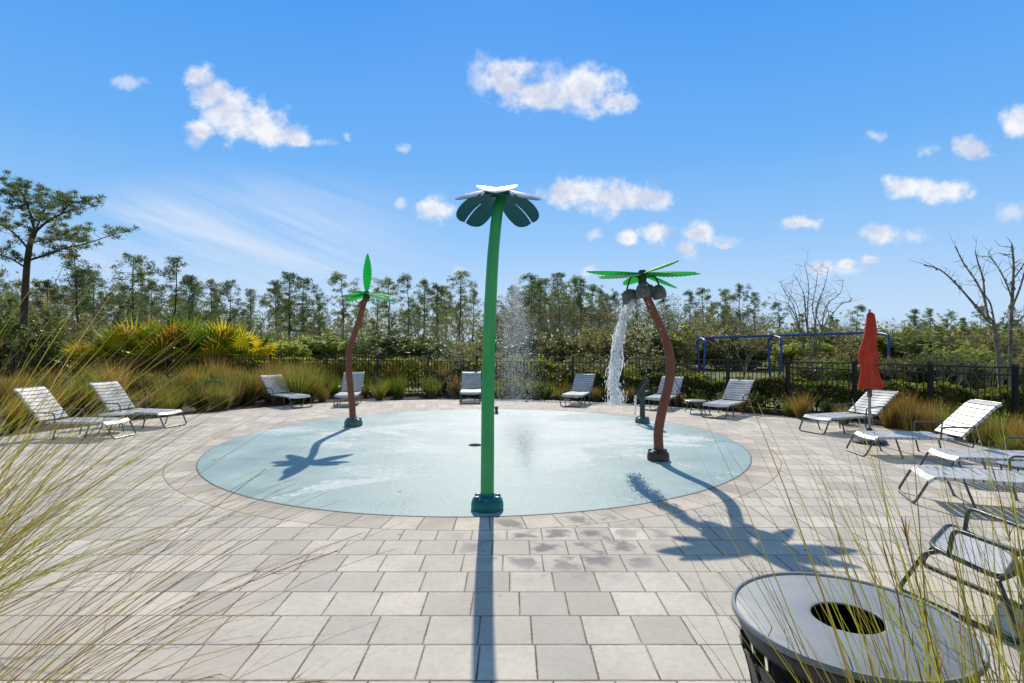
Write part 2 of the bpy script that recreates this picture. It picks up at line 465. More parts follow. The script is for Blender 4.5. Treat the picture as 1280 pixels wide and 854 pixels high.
def water_mat(name, transp, col=(.93, .96, .98)):
    m, t, b = newmat(name)
    t.put(b.inputs['Base Color'], col); b.inputs['Roughness'].default_value = .08
    b.inputs['Specular IOR Level'].default_value = .7
    tr = t.node('ShaderNodeBsdfTranslucent'); tr.inputs[0].default_value = (.95, .97, 1, 1)
    gl = t.node('ShaderNodeBsdfTransparent')
    mx = t.node('ShaderNodeMixShader'); mx.inputs[0].default_value = .5
    t.l.new(b.outputs[0], mx.inputs[1]); t.l.new(tr.outputs[0], mx.inputs[2])
    m2 = t.node('ShaderNodeMixShader'); m2.inputs[0].default_value = transp
    t.l.new(mx.outputs[0], m2.inputs[1]); t.l.new(gl.outputs[0], m2.inputs[2])
    t.l.new(m2.outputs[0], m.node_tree.nodes['Material Output'].inputs[0])
    return m
M['water'] = water_mat('falling_water', .25, (1, 1, 1))
M['drops'] = water_mat('water_drops', .25)

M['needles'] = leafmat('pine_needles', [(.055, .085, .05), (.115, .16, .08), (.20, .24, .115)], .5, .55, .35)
M['needles2'] = leafmat('hazy_pine_needles', [(.14, .175, .13), (.20, .235, .15), (.28, .30, .18)], .5, .6, .3)  # distance haze mixed into the needle colour as paler tones
M['bark'] = pmat('pine_bark', (.075, .055, .042), .9, var=.3, vscale=5, bump=.8, bscale=14)
M['greybark'] = pmat('grey_lichen_bark', (.25, .215, .17), .9, var=.35, vscale=7, bump=.8, bscale=18)
M['twig'] = pmat('pale_twig', (.30, .26, .21), .9, var=.3, vscale=4)
M['bush'] = leafmat('bush_leaves', [(.055, .075, .028), (.12, .15, .055), (.21, .235, .085)], .42, .5, .6)
M['greyleaf'] = leafmat('grey_green_leaves', [(.085, .105, .065), (.14, .165, .09), (.21, .235, .12)], .45, .6, .5)
M['limebush'] = leafmat('lime_leaves', [(.14, .18, .04), (.26, .31, .07), (.38, .41, .11)], .5, .5, .8)
M['olive'] = leafmat('olive_brown_leaves', [(.13, .12, .06), (.21, .20, .09), (.30, .27, .13)], .42, .6, .6)
M['hedge'] = leafmat('hedge_leaves', [(.07, .085, .015), (.20, .22, .04), (.42, .40, .07)], .5, .5, 1.4)
M['dead'] = leafmat('dry_leaves', [(.15, .11, .07), (.24, .18, .11), (.32, .25, .16)], .4, .7, .8)
M['palmetto'] = leafmat('palmetto_leaves', [(.24, .27, .02), (.45, .40, .03), (.66, .53, .04)], .45, .4, 1.1, (1.4, 1.3, .6))
M['palmgreen'] = leafmat('palm_green_leaves', [(.02, .06, .012), (.06, .14, .02), (.18, .22, .03)], .45, .4, 1.2)
M['palmbrown'] = leafmat('palm_old_leaves', [(.22, .09, .02), (.38, .19, .03), (.5, .33, .05)], .4, .6, 1.2)
M['straw'] = leafmat('straw_grass', [(.16, .13, .04), (.30, .23, .09), (.42, .33, .15)], .45, .6, 2.0, (1.4, 1.2, .8))
M['orange'] = leafmat('amber_grass', [(.20, .13, .03), (.36, .24, .06), (.46, .34, .10)], .45, .6, 2.0, (1.4, 1.2, .6))
M['ggrass'] = leafmat('green_grass', [(.06, .09, .015), (.15, .19, .03), (.27, .30, .06)], .45, .5, 2.0)
M['blade'] = leafmat('yellow_green_blade', [(.14, .16, .02), (.30, .31, .05), (.46, .43, .11)], .45, .4, 3.0, (1.3, 1.3, .6))
M['stalk'] = leafmat('tan_stalk', [(.20, .12, .045), (.36, .25, .10), (.52, .41, .20)], .35, .6, 3.0, (1.3, 1.1, .8))

# ------------------------------------------------------------------ the ground
def sheet(name, pts, z, mat, kind='structure', thick=0):
    me = MB(); n = len(pts)
    me.add([(p[0], p[1], z) for p in pts], [tuple(range(n))])
    if thick:
        me.add([(p[0], p[1], z - thick) for p in pts] + [(p[0], p[1], z) for p in pts], [(i, (i + 1) % n, n + (i + 1) % n, n + i) for i in range(n)])
    o = me.build(name, mat, smooth=False); o['kind'] = kind
    return o
sheet('ground', [(-900, -100), (900, -100), (900, 1500), (-900, 1500)], -.06, M['grassfield'])

FENCE = [(-32, 18.6), None]
fpx = [(79, 18.8), (143, 18.75), (208, 18.65), (272, 18.6), (338, 18.5), (408, 18.1), (472, 17.7), (535, 17.3), (596, 16.95), (655, 16.6), (716, 16.15), (778, 15.6),
       (840, 14.75), (910, 13.8), (985, 12.75), (1068, 11.6), (1163, 10.6), (1269, 9.6), (1392, 8.6), (1545, 7.6)]
FP = [Vector(((px - 640) * Y / F, Y, 0)) for px, Y in fpx]
FP = [FP[0] + Vector((-1.75 * k, .06 * k, 0)) for k in (3, 2, 1)] + FP
# beds: mulch between the paving and the fence
bed = [(p.x * 1.03, p.y + .25) for p in FP] + [(13, 3), (13, -3), (-14, -3), (-24, 8), (-24, 19)]
sheet('mulch_bed', bed, -.03, M['mulch'])
edge = [(-8.8, 3.0), (-9.3, 6.0), (-9.0, 8.4), (-8.3, 10.3), (-7.5, 11.9), (-6.6, 13.2), (-5.6, 14.3), (-4.3, 15.1), (-2.7, 15.55), (-1.1, 15.75), (.5, 15.6), (2.0, 15.1),
        (3.5, 14.3), (4.9, 13.05), (6.0, 11.9), (6.9, 10.9), (7.5, 9.9), (8.0, 8.6), (8.4, 7), (8.8, 4.5), (8.8, 1.5)]
near = [(3.2, 1.3), (1.8, .8), (-.8, .8), (-1.2, 2.0), (-2.9, 2.3), (-6, 2.6)]
ed = [tuple(p)[:2] for p in cat([(*q, 0) for q in edge], 5)]
sheet('paved_deck', ed + near, 0, M['deck'], thick=.08)
padm = MB()
N = 128
padm.add([(PADC[0] + PADR * cos(2 * pi * k / N), PADC[1] + PADR * sin(2 * pi * k / N), .004) for k in range(N)], [tuple(range(N))])
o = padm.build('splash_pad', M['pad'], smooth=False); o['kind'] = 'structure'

# drains on the pad
def drain(px, py, r, label):
    X, Y = gp(px, py)
    mb = MB(); mb.lathe([(0.001, .012), (r * .9, .012), (r, .007), (r, .002)], 24)
    o = mb.build('drain_cover', M['drain'], loc=(X, Y, .004)); tag(o, label, 'drain cover'); 
    for k in range(5):
        pass
    return o
drain(594, 557, .10, 'round dark drain cover in the pad just left of the tall green pole')

# ------------------------------------------------------------------ fence
fence = thing('metal_fence', 'black metal picket fence with two top rails around the splash pad deck', 'fence')
FH = 1.17
for i in range(len(FP)):
    mb = MB(); p = FP[i]
    mb.box((p.x, p.y, (FH + .04) / 2 - .03), (.072, .072, FH + .1)); mb.box((p.x, p.y, FH + .055), (.084, .084, .02))
    mb.build('post', M['fence'], fence, smooth=False)
for i in range(len(FP) - 1):
    a, b = FP[i], FP[i + 1]; mb = MB(); dv = (b - a); L = dv.length; dn = dv.normalized(); an = atan2(dn.y, dn.x)
    rot = Matrix.Rotation(an, 3, 'Z')
    for z in (FH, FH - .13, .08):
        A = a + dn * .028; B = b - dn * .028
        mb.bar((A.x, A.y, z), (B.x, B.y, z), .026, .028)
    n = max(4, round(L / .105))
    for k in range(1, n):
        q = a + dv * (k / n)
        mb.box((q.x, q.y, FH / 2 + .008), (.016, .016, FH - .04), rot)
    mb.build('picket_panel', M['fence'], fence, smooth=False)

# ------------------------------------------------------------------ chaise lounges
ZS, LS, LB, W = .29, 1.131, .723, .504
def make_chaise(rec, label):
    r = thing('chaise_lounge', label, 'lounge chair', group='white strap chaise lounges round the splash pad')
    ca, sa = cos(rec), sin(rec); RT = .013
    hw = W / 2 + .012
    mb = MB()
    # sled foot: one bent tube from rail to floor and across
    zr = ZS - .014
    mb.tube(fillet([(LS + .02, -hw, zr), (.07, -hw, zr), (.02, -hw, zr - .03), (-.10, -hw, .014), (-.10, hw, .014), (.02, hw, zr - .03), (.07, hw, zr), (LS + .02, hw, zr)], .06), RT, 8)
    mb.tube([(.36, -hw, zr - .01), (.36, hw, zr - .01)], .010, 6)
    mb.tube([(.98, -hw, zr - .01), (.98, hw, zr - .01)], .010, 6)
    mb.build('frame', M['frame'], r)
    for s in (-1, 1):
        l = MB(); l.tube(fillet([(.30, s * hw, zr), (.40, s * (hw - .01), .0)], .02), RT * .9, 8); l.tube([(.398, s * (hw - .01), .012), (.401, s * (hw - .01), .0)], .017, 8)
        l.build('leg', M['frame'], r)
        l = MB(); l.tube([(.86, s * hw, zr), (.93, s * (hw + .005), 0)], RT * .9, 8); l.tube([(.929, s * (hw + .005), .012), (.93, s * (hw + .005), 0)], .017, 8)
        l.build('leg', M['frame'], r)
        l = MB()
        l.tube(fillet([(.88, s * (hw + .022), zr - .005), (.88, s * (hw + .035), ZS + .15), (LS + .08 + .2 * ca, s * (hw + .035), ZS + .155), (LS + .02 + .22 * ca, s * (hw + .01), ZS + .18 * sa)], .06), RT * .9, 8)
        l.build('armrest', M['frame'], r)
    # back frame (top curls slightly to the rear)
    def bp(l, off=0):   # point along back
        x = LS + l * ca; z = ZS + l * sa
        c = max(0, (l - LB + .12)) / .12
        x += .035 * c * c; z -= .012 * c * c
        return x - off * sa * -1 * -1, z + off * ca * 1
    mb = MB()
    A = [(bp(l, -.014)[0], -hw, bp(l, -.014)[1]) for l in (0, .3, .6, .66, LB)]
    B = [(x, hw, z) for x, _, z in A][::-1]
    mb.tube(fillet(A + B, .03, 3), RT * .9, 8)
    # prop stay
    q = bp(.38, -.02)
    for s in (-1, 1): mb.tube([(q[0], s * (hw - .02), q[1]), (LS + .12 + .1 * ca, s * (hw - .02), .16)], .008, 6)
    mb.tube([(LS + .12 + .1 * ca, -(hw - .02), .16), (LS + .12 + .1 * ca, hw - .02, .16)], .008, 6)
    for s in (-1, 1): mb.tube([(LS + .12 + .1 * ca, s * (hw - .02), .16), (.95, s * (hw - .02), zr)], .008, 6)
    mb.build('backrest_frame', M['frame'], r)
    def strap(mb, path_pt, l0, l1, seed):
        """one band: spans across y with small sag, wraps round both rails"""
        ys = [-hw - .014, -hw - .012, -hw + .02, -W * .25, 0, W * .25, hw - .02, hw + .012, hw + .014]
        rnd = random.Random(seed)
        sg = rnd.uniform(.008, .016)
        zz = [-.028, .004, .006, .006 - sg * .75, .006 - sg, .006 - sg * .75, .006, .004, -.028]
        vs = []; fs = []
        for y, dz in zip(ys, zz):
            for l in (l0, l1):
                for o_ in (0, -.004):
                    x, z = path_pt(l, dz + o_); vs.append((x, y, z))
        for i in range(len(ys) - 1):
            k = i * 4
            fs += [(k, k + 2, k + 6, k + 4), (k + 1, k + 5, k + 7, k + 3), (k, k + 4, k + 5, k + 1), (k + 2, k + 3, k + 7, k + 6)]
        n = (len(ys) - 1) * 4
        fs += [(0, 1, 3, 2), (n, n + 2, n + 3, n + 1)]
        mb.add(vs, fs)
    def sp(l, off=0):
        if l < .07:
            k = (.07 - l) / .07
            return l + .012 * k * k + .0 * off, ZS - .045 * k * k + off
        return l, ZS + off
    mb = MB(); pit = .0765
    l = .0; i = 0
    while l + .07 < LS + .01:
        strap(mb, sp, l, l + .064, i); l += pit; i += 1
    mb.build('seat_straps', M['strap'], r, angle=30)
    mb = MB(); l = .03
    while l + .065 < LB + .012:
        strap(mb, bp, l, l + .062, 50 + i); l += pit; i += 1
    mb.build('backrest_straps', M['strap'], r, angle=30)
    return r

CH = [  # x, y, angle, recline, label
 (-6.68, 9.39, 177.3, 51.3, 'white strap chaise lounge at the far left, half behind tall grass blades'),
 (-6.53, 10.59, 167.2, 50.0, 'white strap chaise lounge on the left beside the small table, second from the left edge'),
 (-5.24, 13.68, 137.5, 41, 'white strap chaise lounge seen side-on by the fence, left of the left brown palm'),
 (-4.17, 13.82, 98.6, 46, 'white strap chaise lounge by the fence right behind the left brown palm trunk'),
 (-1.1, 14.63, 93.3, 42, 'white strap chaise lounge facing the camera by the fence just left of the green pole'),
 (1.5, 13.91, 70.5, 40, 'white strap chaise lounge between the green pole and the falling water'),
 (3.43, 13.15, 60.5, 38, 'white strap chaise lounge half hidden behind the right brown palm trunk'),
 (4.34, 11.81, 48.8, 40, 'white strap chaise lounge by the fence right of the small grey table'),
 (5.42, 9.86, 20.1, 36.1, 'white strap chaise lounge behind the pole of the closed red umbrella'),
 (5.06, 7.97, 355.0, 44.1, 'white strap chaise lounge with raised back right of the closed red umbrella'),
 (5.12, 6.62, 350.0, 44.0, 'white strap chaise lounge cut off by the right edge, farther of two side by side'),
 (4.17, 5.68, 340.0, 44.0, 'white strap chaise lounge cut off by the right edge, nearer of two side by side'),
]
for (x, y, a, rec, lab) in CH:
    c = make_chaise(R(rec), lab); c.location = (x, y, 0.0); c.rotation_euler = (0, 0, R(a))

def side_table(x, y, h, r_, label, rz=0):
    o = thing('side_table', label, 'side table', (x, y, 0), rz, 'small round tables between the loungers')
    mb = MB(); mb.lathe([(0.001, h), (r_ - .012, h), (r_, h - .006), (r_, h - .016), (r_ - .01, h - .02), (.001, h - .018)], 28); mb.build('tabletop', M['tabletop'], o)
    mb = MB(); mb.lathe([(r_ - .012, h - .034), (r_ - .004, h - .03), (r_ - .004, h - .021), (r_ - .02, h - .021), (r_ - .02, h - .034)], 28, close=False); mb.build('rim', M['frame'], o)
    for k in range(4):
        a = k * pi / 2 + .6
        mb = MB(); mb.tube(fillet([(cos(a) * r_ * .8, sin(a) * r_ * .8, h - .03), (cos(a) * r_ * .75, sin(a) * r_ * .75, h * .5), (cos(a) * r_ * 1.05, sin(a) * r_ * 1.05, 0)], .06), .010, 7)
        mb.build('leg', M['frame'], o)
    return o
side_table(*gp(869, 516), .29, .24, 'small grey table between two loungers right of the right brown palm', .2)
side_table(-7.2, 10.05, .32, .27, 'small pale table between the two loungers at the left', .4)
side_table(5.65, 6.12, .27, .22, 'small pale table squeezed between the two loungers at the right edge', .4)

# nearer patio chair at right edge
pc = thing('patio_chair', 'dark tubular patio chair with white sling seat at the right edge behind the grass', 'chair', (2.85, 3.42, 0))
PO = Vector((2.85, 3.42, 0))
def ring(pts, r, n=6):
    pts = [Vector(p) for p in pts]; out = []
    for i in range(len(pts)):
        a = pts[i - 1] - pts[i]; b = pts[(i + 1) % len(pts)] - pts[i]
        A = pts[i] + a.normalized() * r; B = pts[i] + b.normalized() * r
        for k in range(n + 1):
            q = k / n; out.append(A * (1 - q) ** 2 + pts[i] * 2 * q * (1 - q) + B * q * q)
    return out
cA, cB, cC, cD = [Vector(q) - PO for q in ((3.07, 3.88, .33), (3.06, 3.34, .31), (2.67, 3.00, .31), (2.61, 3.46, .33))]
rg = ring([cA, cB, cC, cD], .12)
mb = MB(); mb.tube(rg, .015, 10, closed=True); mb.build('seat_frame', M['frame2'], pc)
mb = MB(); c0 = sum(rg, Vector()) / len(rg)
inner = [c0 + (p - c0) * .955 + Vector((0, 0, .004)) for p in rg]; mid = [c0 + (p - c0) * .5 + Vector((0, 0, -.012)) for p in rg]
n = len(rg); mb.add(inner + mid + [c0 + Vector((0, 0, -.016))], [(i, (i + 1) % n, n + (i + 1) % n, n + i) for i in range(n)] + [(n + i, n + (i + 1) % n, 2 * n) for i in range(n)])
mb.build('seat_sling', M['strap'], pc)
outw = Vector((-.12, .10, 0))
for (f_, b_) in ((cA, cB), (cD, cC)):
    ff = Vector((f_.x, f_.y, 0)) + outw; bb = Vector((b_.x + .02, b_.y - .10, 0)); sd2 = (f_ - c0); sd2.z = 0
    mb = MB(); mb.tube(fillet([f_ + Vector((.04, -.05, -.015)), f_ + outw * .12 + Vector((0, 0, -.05)), ff + Vector((0, 0, .014)), bb + Vector((0, 0, .014)), b_ + Vector((0, .03, -.015))], .05), .0135, 10)
    mb.build('leg', M['frame2'], pc)
    dv = (b_ - f_).normalized(); mb = MB()
    mb.tube(fillet([f_ + dv * .14, f_ + dv * .17 + Vector((0, 0, .17)), b_ + dv * .13 + Vector((0, 0, .19)), b_ + dv * .16 + Vector((0, 0, .12))], .06), .0135, 10)
    mb.build('armrest', M['frame2'], pc)
bk = Vector((.20, -.26, .52))
mb = MB(); mb.tube(fillet([cC + Vector((0, .02, 0)), cC + Vector((.02, -.05, .06)), cC + bk, cB + bk, cB + Vector((.03, -.05, .06)), cB + Vector((0, .02, 0))], .09), .015, 10)
mb.build('backrest_frame', M['frame2'], pc)
mb = MB(); a1, a2 = cC + bk * .3, cC + bk * .95; b1, b2 = cB + bk * .3, cB + bk * .95
mb.add([a1, a2, (a1 + b1) / 2 + Vector((.01, -.01, 0)), (a2 + b2) / 2 + Vector((.01, -.01, 0)), b1, b2], [(0, 2, 3, 1), (2, 4, 5, 3)])
mb.build('backrest_sling', M['strap'], pc)

# ------------------------------------------------------------------ closed umbrella
ux, uy = (1087 - 640) * 8.85 / F, 8.85
um = thing('patio_umbrella', 'closed red canvas patio umbrella on a grey pole beside the right-hand loungers', 'umbrella', (ux, uy, 0))
mb = MB(); mb.tube([(0, 0, .02), (0, 0, 2.06)], .021, 12); mb.build('pole', M['canmetal'], um)
mb = MB(); mb.lathe([(.001, .0), (.24, .0), (.245, .03), (.22, .06), (.06, .08), (.045, .22), (.03, .24), (.022, .24)], 32); mb.build('base', M['canbody'], um)
mb = MB()
prof = [(.012, 2.10), (.04, 2.085), (.062, 2.06), (.085, 1.9), (.098, 1.78), (.105, 1.70), (.112, 1.64), (.125, 1.55), (.145, 1.46), (.150, 1.40), (.138, 1.30), (.118, 1.22), (.125, 1.14), (.152, 1.02), (.172, .95), (.186, .90), (.178, .885), (.13, .91)]
rnd = random.Random(4); ph = [rnd.uniform(-.4, .4) for _ in range(8)]
def umod(a, tt):
    amp = .05 + .24 * max(0, tt - .1) ** 1.1
    q = 1 + amp * (sin(8 * a + 1.3 * sin(a * 2) + tt * 2.2) * .75 + .45 * sin(5 * a - tt * 3) + .25 * sin(13 * a + 4 * tt))
    return q
n0 = len(prof); vs = []; fs = []; seg = 96
dense = []
for i in range(len(prof) - 1):
    for k in range(3): 
        q = k / 3; dense.append((prof[i][0] * (1 - q) + prof[i + 1][0] * q, prof[i][1] * (1 - q) + prof[i + 1][1] * q))
dense.append(prof[-1])
for i, (rr_, z) in enumerate(dense):
    tt = i / (len(dense) - 1); ox = -.028 * sin(tt * 3.0) * (tt) + .022 * sin(tt * 9); 
    for k in range(seg):
        a = 2 * pi * k / seg; q = rr_ * umod(a, tt) * .86
        zz = z + (.03 * sin(8 * a + 1) if tt > .88 else 0)
        vs.append((q * cos(a) + ox, q * sin(a), zz))
for i in range(len(dense) - 1):
    for k in range(seg): fs.append((i * seg + k, i * seg + (k + 1) % seg, (i + 1) * seg + (k + 1) % seg, (i + 1) * seg + k))
mb.add(vs, fs); mb.build('canopy', M['canvas'], um, angle=80)
mb = MB(); mb.lathe([(.002, 2.145), (.016, 2.135), (.02, 2.12), (.014, 2.10), (.012, 2.08)], 12); mb.build('finial', M['canmetal'], um)
mb = MB(); mb.lathe([(.096, 1.245), (.111, 1.235), (.111, 1.205), (.096, 1.195)], 48, c=(-.01, 0, 0), mod=umod); mb.build('tie_band', M['canvas'], um, angle=80)
mb = MB(); mb.tube([(0, 0, .74), (0, 0, .88)], .034, 12); mb.build('crank_housing', M['canbody'], um)

# ------------------------------------------------------------------ splash pad features
def boot(mb, r, h, bolts=6):
    mb.lathe([(.001, .0), (r, .0), (r * 1.03, h * .12), (r * 1.03, h * .45), (r * .96, h * .72), (r * .8, h * .88), (r * .55, h * .97), (r * .46, h * 1.05), (r * .44, h * 1.2), (.001, h * 1.2)], 40,
             mod=lambda a, q: 1 - .07 * max(0, cos(bolts * a)) ** 6 * (1 if .3 < q < .8 else 0))
def boltcaps(mb, r, h, n=6, off=0):
    for k in range(n):
        a = 2 * pi * k / n + off
        mb.lathe([(.001, h + .02), (r * .14, h + .018), (r * .19, h + .004), (r * .2, h - .05)], 12, c=(r * .74 * cos(a), r * .74 * sin(a), 0))

# --- tall green flower
GX, GY = -.238, 5.32
gf = thing('flower_spray_post', 'tall curved green pole topped by a dark teal flower with slotted petals', 'water feature', (GX, GY, .004))
mb = MB(); boot(mb, .152, .13); boltcaps(mb, .152, .115, 6, .5); mb.build('base_boot', M['teal'], gf)
P = []
for (px, py, dy_) in [(609, 636, 0), (609.5, 560, 0), (610, 490, 0), (611.5, 420, .0), (613.5, 370, .0), (616, 325, .0), (619, 290, .01), (622.5, 262, .03), (627, 247, .05)]:
    q = at(px, py, GY + dy_) - Vector((GX, GY, 0)); P.append(q)
P[0].z = .10
pp = cat(P, 6); rs = [.065 - .015 * (i / (len(pp) - 1)) ** 1.2 for i in range(len(pp))]
mb = MB(); mb.tube(pp, rs, 28); mb.build('pole', M['green'], gf)
top = pp[-1].copy(); top.z -= .01
def petal(ang, L=.42, wd=.21, droop=.5, curl=.3, slit=True, cx=Vector(), tilt0=0.0):
    """broad fan petal on a grid (s along, q across) with a slot cut in from the tip"""
    mb = MB(); ns, nt = 20, 17; V = {}
    def width(s):
        return wd * (.22 + .78 * sin(min(1, s / .6) * pi * .5)) if s < .6 else wd * max(.0, 1 - ((s - .6) / .42) ** 2.6) ** .5
    cen = []; x = z = 0.0; a0 = tilt0
    for i in range(ns + 1):
        cen.append((x, z, a0)); s = (i + .5) / ns; a0 = tilt0 + droop * s
        x += L / ns * cos(a0); z -= L / ns * sin(a0)
    for side in (0, 1):
        for i in range(ns + 1):
            s = i / ns
            for j in range(nt + 1):
                q = (j / nt) * 2 - 1; y = q * width(s)
                if slit and s > .45:
                    gap = .013 * min(1, (s - .45) / .08) * (.8 + .5 * s)
                    if abs(y) < gap or j in (nt // 2, nt // 2 + 1): y = math.copysign(gap, q)
                x, z, a_ = cen[i]; zz = z - curl * (y / wd) ** 2 * .14 * (.3 + s)
                V[(side, i, j)] = Vector((x, y, zz - side * .006))
    vs = []; idx = {}
    for k, p in V.items(): idx[k] = len(vs); vs.append(Matrix.Rotation(ang, 3, 'Z') @ p + cx)
    fs = []; cut = int(.45 * ns)
    for i in range(ns):
        for j in range(nt):
            if slit and j == nt // 2 and i >= cut: continue
            fs.append((idx[0, i, j], idx[0, i + 1, j], idx[0, i + 1, j + 1], idx[0, i, j + 1]))
            fs.append((idx[1, i, j], idx[1, i, j + 1], idx[1, i + 1, j + 1], idx[1, i + 1, j]))
    def rim(a, b): fs.append((idx[(0,) + a], idx[(0,) + b], idx[(1,) + b], idx[(1,) + a]))
    for i in range(ns):
        rim((i, 0), (i + 1, 0)); rim((i + 1, nt), (i, nt))
        if slit and i >= cut: rim((i + 1, nt // 2), (i, nt // 2)); rim((i, nt // 2 + 1), (i + 1, nt // 2 + 1))
    for j in range(nt):
        if not (slit and j == nt // 2): rim((ns, j), (ns, j + 1))
        rim((0, j + 1), (0, j))
    mb.add(vs, fs); return mb
HUB = top + Vector((-.035, .02, .035))
for (ang, dr, L_, t0, dz) in [(R(20), .80, .44, .20, 0), (R(160), .80, .44, .20, .004), (R(-58), .62, .37, .10, .055), (R(-122), .62, .37, .10, .060)]:
    petal(ang, L=L_, droop=dr, wd=.33 if ang > 0 else .34, tilt0=t0, cx=HUB + Vector((0, 0, dz)), curl=.3 if ang > 0 else .12).build('petal', M['petal'] if ang > 0 else M['petaltop'], gf, angle=50)
mb = MB(); mb.lathe([(.001, .04), (.04, .036), (.06, .02), (.06, -.03), (.001, -.03)], 24, c=(HUB.x, HUB.y, HUB.z)); mb.build('flower_hub', M['teal'], gf)

# --- palm leaves
def leaf_mesh(L, wd, rise=.1, droop=.15, n=13, tip=1.0):
    mb = MB(); vs = []; fs = []; rnd = random.Random(int(L * 1000))
    for i in range(n * 2 + 1):
        s = i / (n * 2); a = max(.012, wd * sin(pi * min(1, s * .93 + .05)) ** .7 * (1 - .25 * s))
        if i % 2 == 1: a *= .80
        x = L * s; z = rise * s - droop * s * s
        vs += [(x, -a, z - .28 * a), (x + .0, 0, z), (x, a, z - .28 * a), (x, -a, z - .28 * a - .008), (x, 0, z - .010), (x, a, z - .28 * a - .008)]
    for i in range(n * 2):
        k = i * 6
        fs += [(k, k + 6, k + 7, k + 1), (k + 1, k + 7, k + 8, k + 2), (k + 3, k + 4, k + 10, k + 9), (k + 4, k + 5, k + 11, k + 10), (k, k + 3, k + 9, k + 6), (k + 2, k + 8, k + 11, k + 5)]
    k = n * 12; fs += [(0, 1, 4, 3), (1, 2, 5, 4), (k, k + 3, k + 4, k + 1), (k + 1, k + 4, k + 5, k + 2)]
    mb.add(vs, fs); return mb

def palm_spout(name, label, base, pts, depth_off, bootm, leaves, trunk_r, bootr, booth):
    X, Y = base
    o = thing(name, label, 'water feature', (X, Y, .004))
    mb = MB(); boot(mb, bootr, booth, 5); boltcaps(mb, bootr, booth * .9, 5, .3); mb.build('base_boot', bootm, o)
    P = [at(px, py, Y + dd) - Vector((X, Y, 0)) for (px, py), dd in zip(pts, depth_off)]
    P[0].z = booth * .7
    pp = cat(P, 6); rs = [trunk_r * (1 - .18 * i / (len(pp) - 1)) for i in range(len(pp))]
    mb = MB(); mb.tube(pp, rs, 20); mb.build('trunk', M['brown'], o)
    top = pp[-1]
    mb = MB(); mb.lathe([(.001, .09), (.045, .085), (.06, .06), (.052, .02), (.062, 0), (.055, -.06), (.06, -.1), (.001, -.1)], 20, c=tuple(top)); mb.build('crown_hub', M['bronze'], o)
    for (az, pit, L, wd, rise, droop, roll) in leaves:
        mb = leaf_mesh(L, wd, rise, droop)
        l = mb.build('palm_leaf', M['frond'], o, angle=25)
        l.matrix_local = Matrix.Translation(top + Vector((0, 0, .05))) @ Matrix.Rotation(R(az), 4, 'Z') @ Matrix.Rotation(-R(pit), 4, 'Y') @ Matrix.Rotation(R(roll), 4, 'X') @ Matrix.Translation((.04, 0, 0))
    return o, top

rp, rtop = palm_spout('palm_spray_post', 'curved brown palm post at the right with water pouring from a coconut', (2.0, 7.55),
    [(824, 574), (823, 540), (829, 508), (836, 480), (838, 455), (833, 428), (822, 402), (811, 378), (804, 360), (803, 346)], [0] * 10, M['dkbrown'],
    [(176, 3, .72, .145, .03, .04, 8), (205, -6, .66, .145, .02, .05, -10), (150, 2, .60, .145, .02, .05, 0), (3, 2, .76, .145, .02, .05, -8), (28, -10, .62, .145, .02, .08, 10), (-62, 9, .62, .1455, .04, .06, 14), (-28, 0, .66, .145, .02, .05, 0), (100, -4, .6, .145, 0, .05, 0)],
    .066, .145, .14)
# coconuts on curved arms
def coconut(parent, c, r, tilt, arm, name='coconut_bucket', openm=True):
    """egg-shaped hollow bucket, mouth toward local +Z"""
    mb = MB()
    out = [(.001, -1.25), (.3, -1.2), (.62, -.98), (.88, -.55), (1, -.05), (.97, .35), (.84, .72), (.80, .74)]
    inn = [(.74, .68), (.86, .3), (.88, -.05), (.76, -.5), (.5, -.85), (.001, -1.05)]
    mb.lathe([(a * r, b * r) for a, b in out + inn], 24, mod=lambda a, q: 1 + .03 * sin(3 * a) + .02 * sin(11 * a))
    o = mb.build(name, M['coconut'], parent)
    o.matrix_local = Matrix.Translation(c) @ tilt
    m2 = MB(); m2.tube(cat(arm, 5), .012, 8); m2.build('arm', M['bronze'], parent)
    return o
def rel(px, py, dY=0, base=(2.0, 7.55)):
    return at(px, py, base[1] + dY) - Vector((base[0], base[1], .0))
c1_ = rel(803.5, 366, -.2); coconut(rp, c1_, .098, Matrix.Rotation(R(180), 4, 'X') @ Matrix.Rotation(R(10), 4, 'Y'), [rtop + Vector((0, 0, -.04)), rtop + Vector((0, -.12, .0)), c1_ + Vector((0, -.02, .10))])
c2_ = rel(824, 367.5, -.02); coconut(rp, c2_, .100, Matrix.Rotation(R(168), 4, 'Y'), [rtop + Vector((.03, 0, -.02)), rtop + Vector((.16, 0, .0)), c2_ + Vector((-.0, 0, .11))])
c3_ = rel(786, 371, .0); coconut(rp, c3_, .100, Matrix.Rotation(R(-118), 4, 'Y') @ Matrix.Rotation(R(-20), 4, 'X'), [rtop + Vector((-.03, 0, -.02)), rtop + Vector((-.15, 0, .0)), c3_ + Vector((-.03, 0, .08))])
c4_ = rel(812, 366, .22); coconut(rp, c4_, .095, Matrix.Rotation(R(170), 4, 'Y'), [rtop + Vector((.0, .03, -.02)), rtop + Vector((.02, .16, .0)), c4_ + Vector((-.0, 0, .1))])

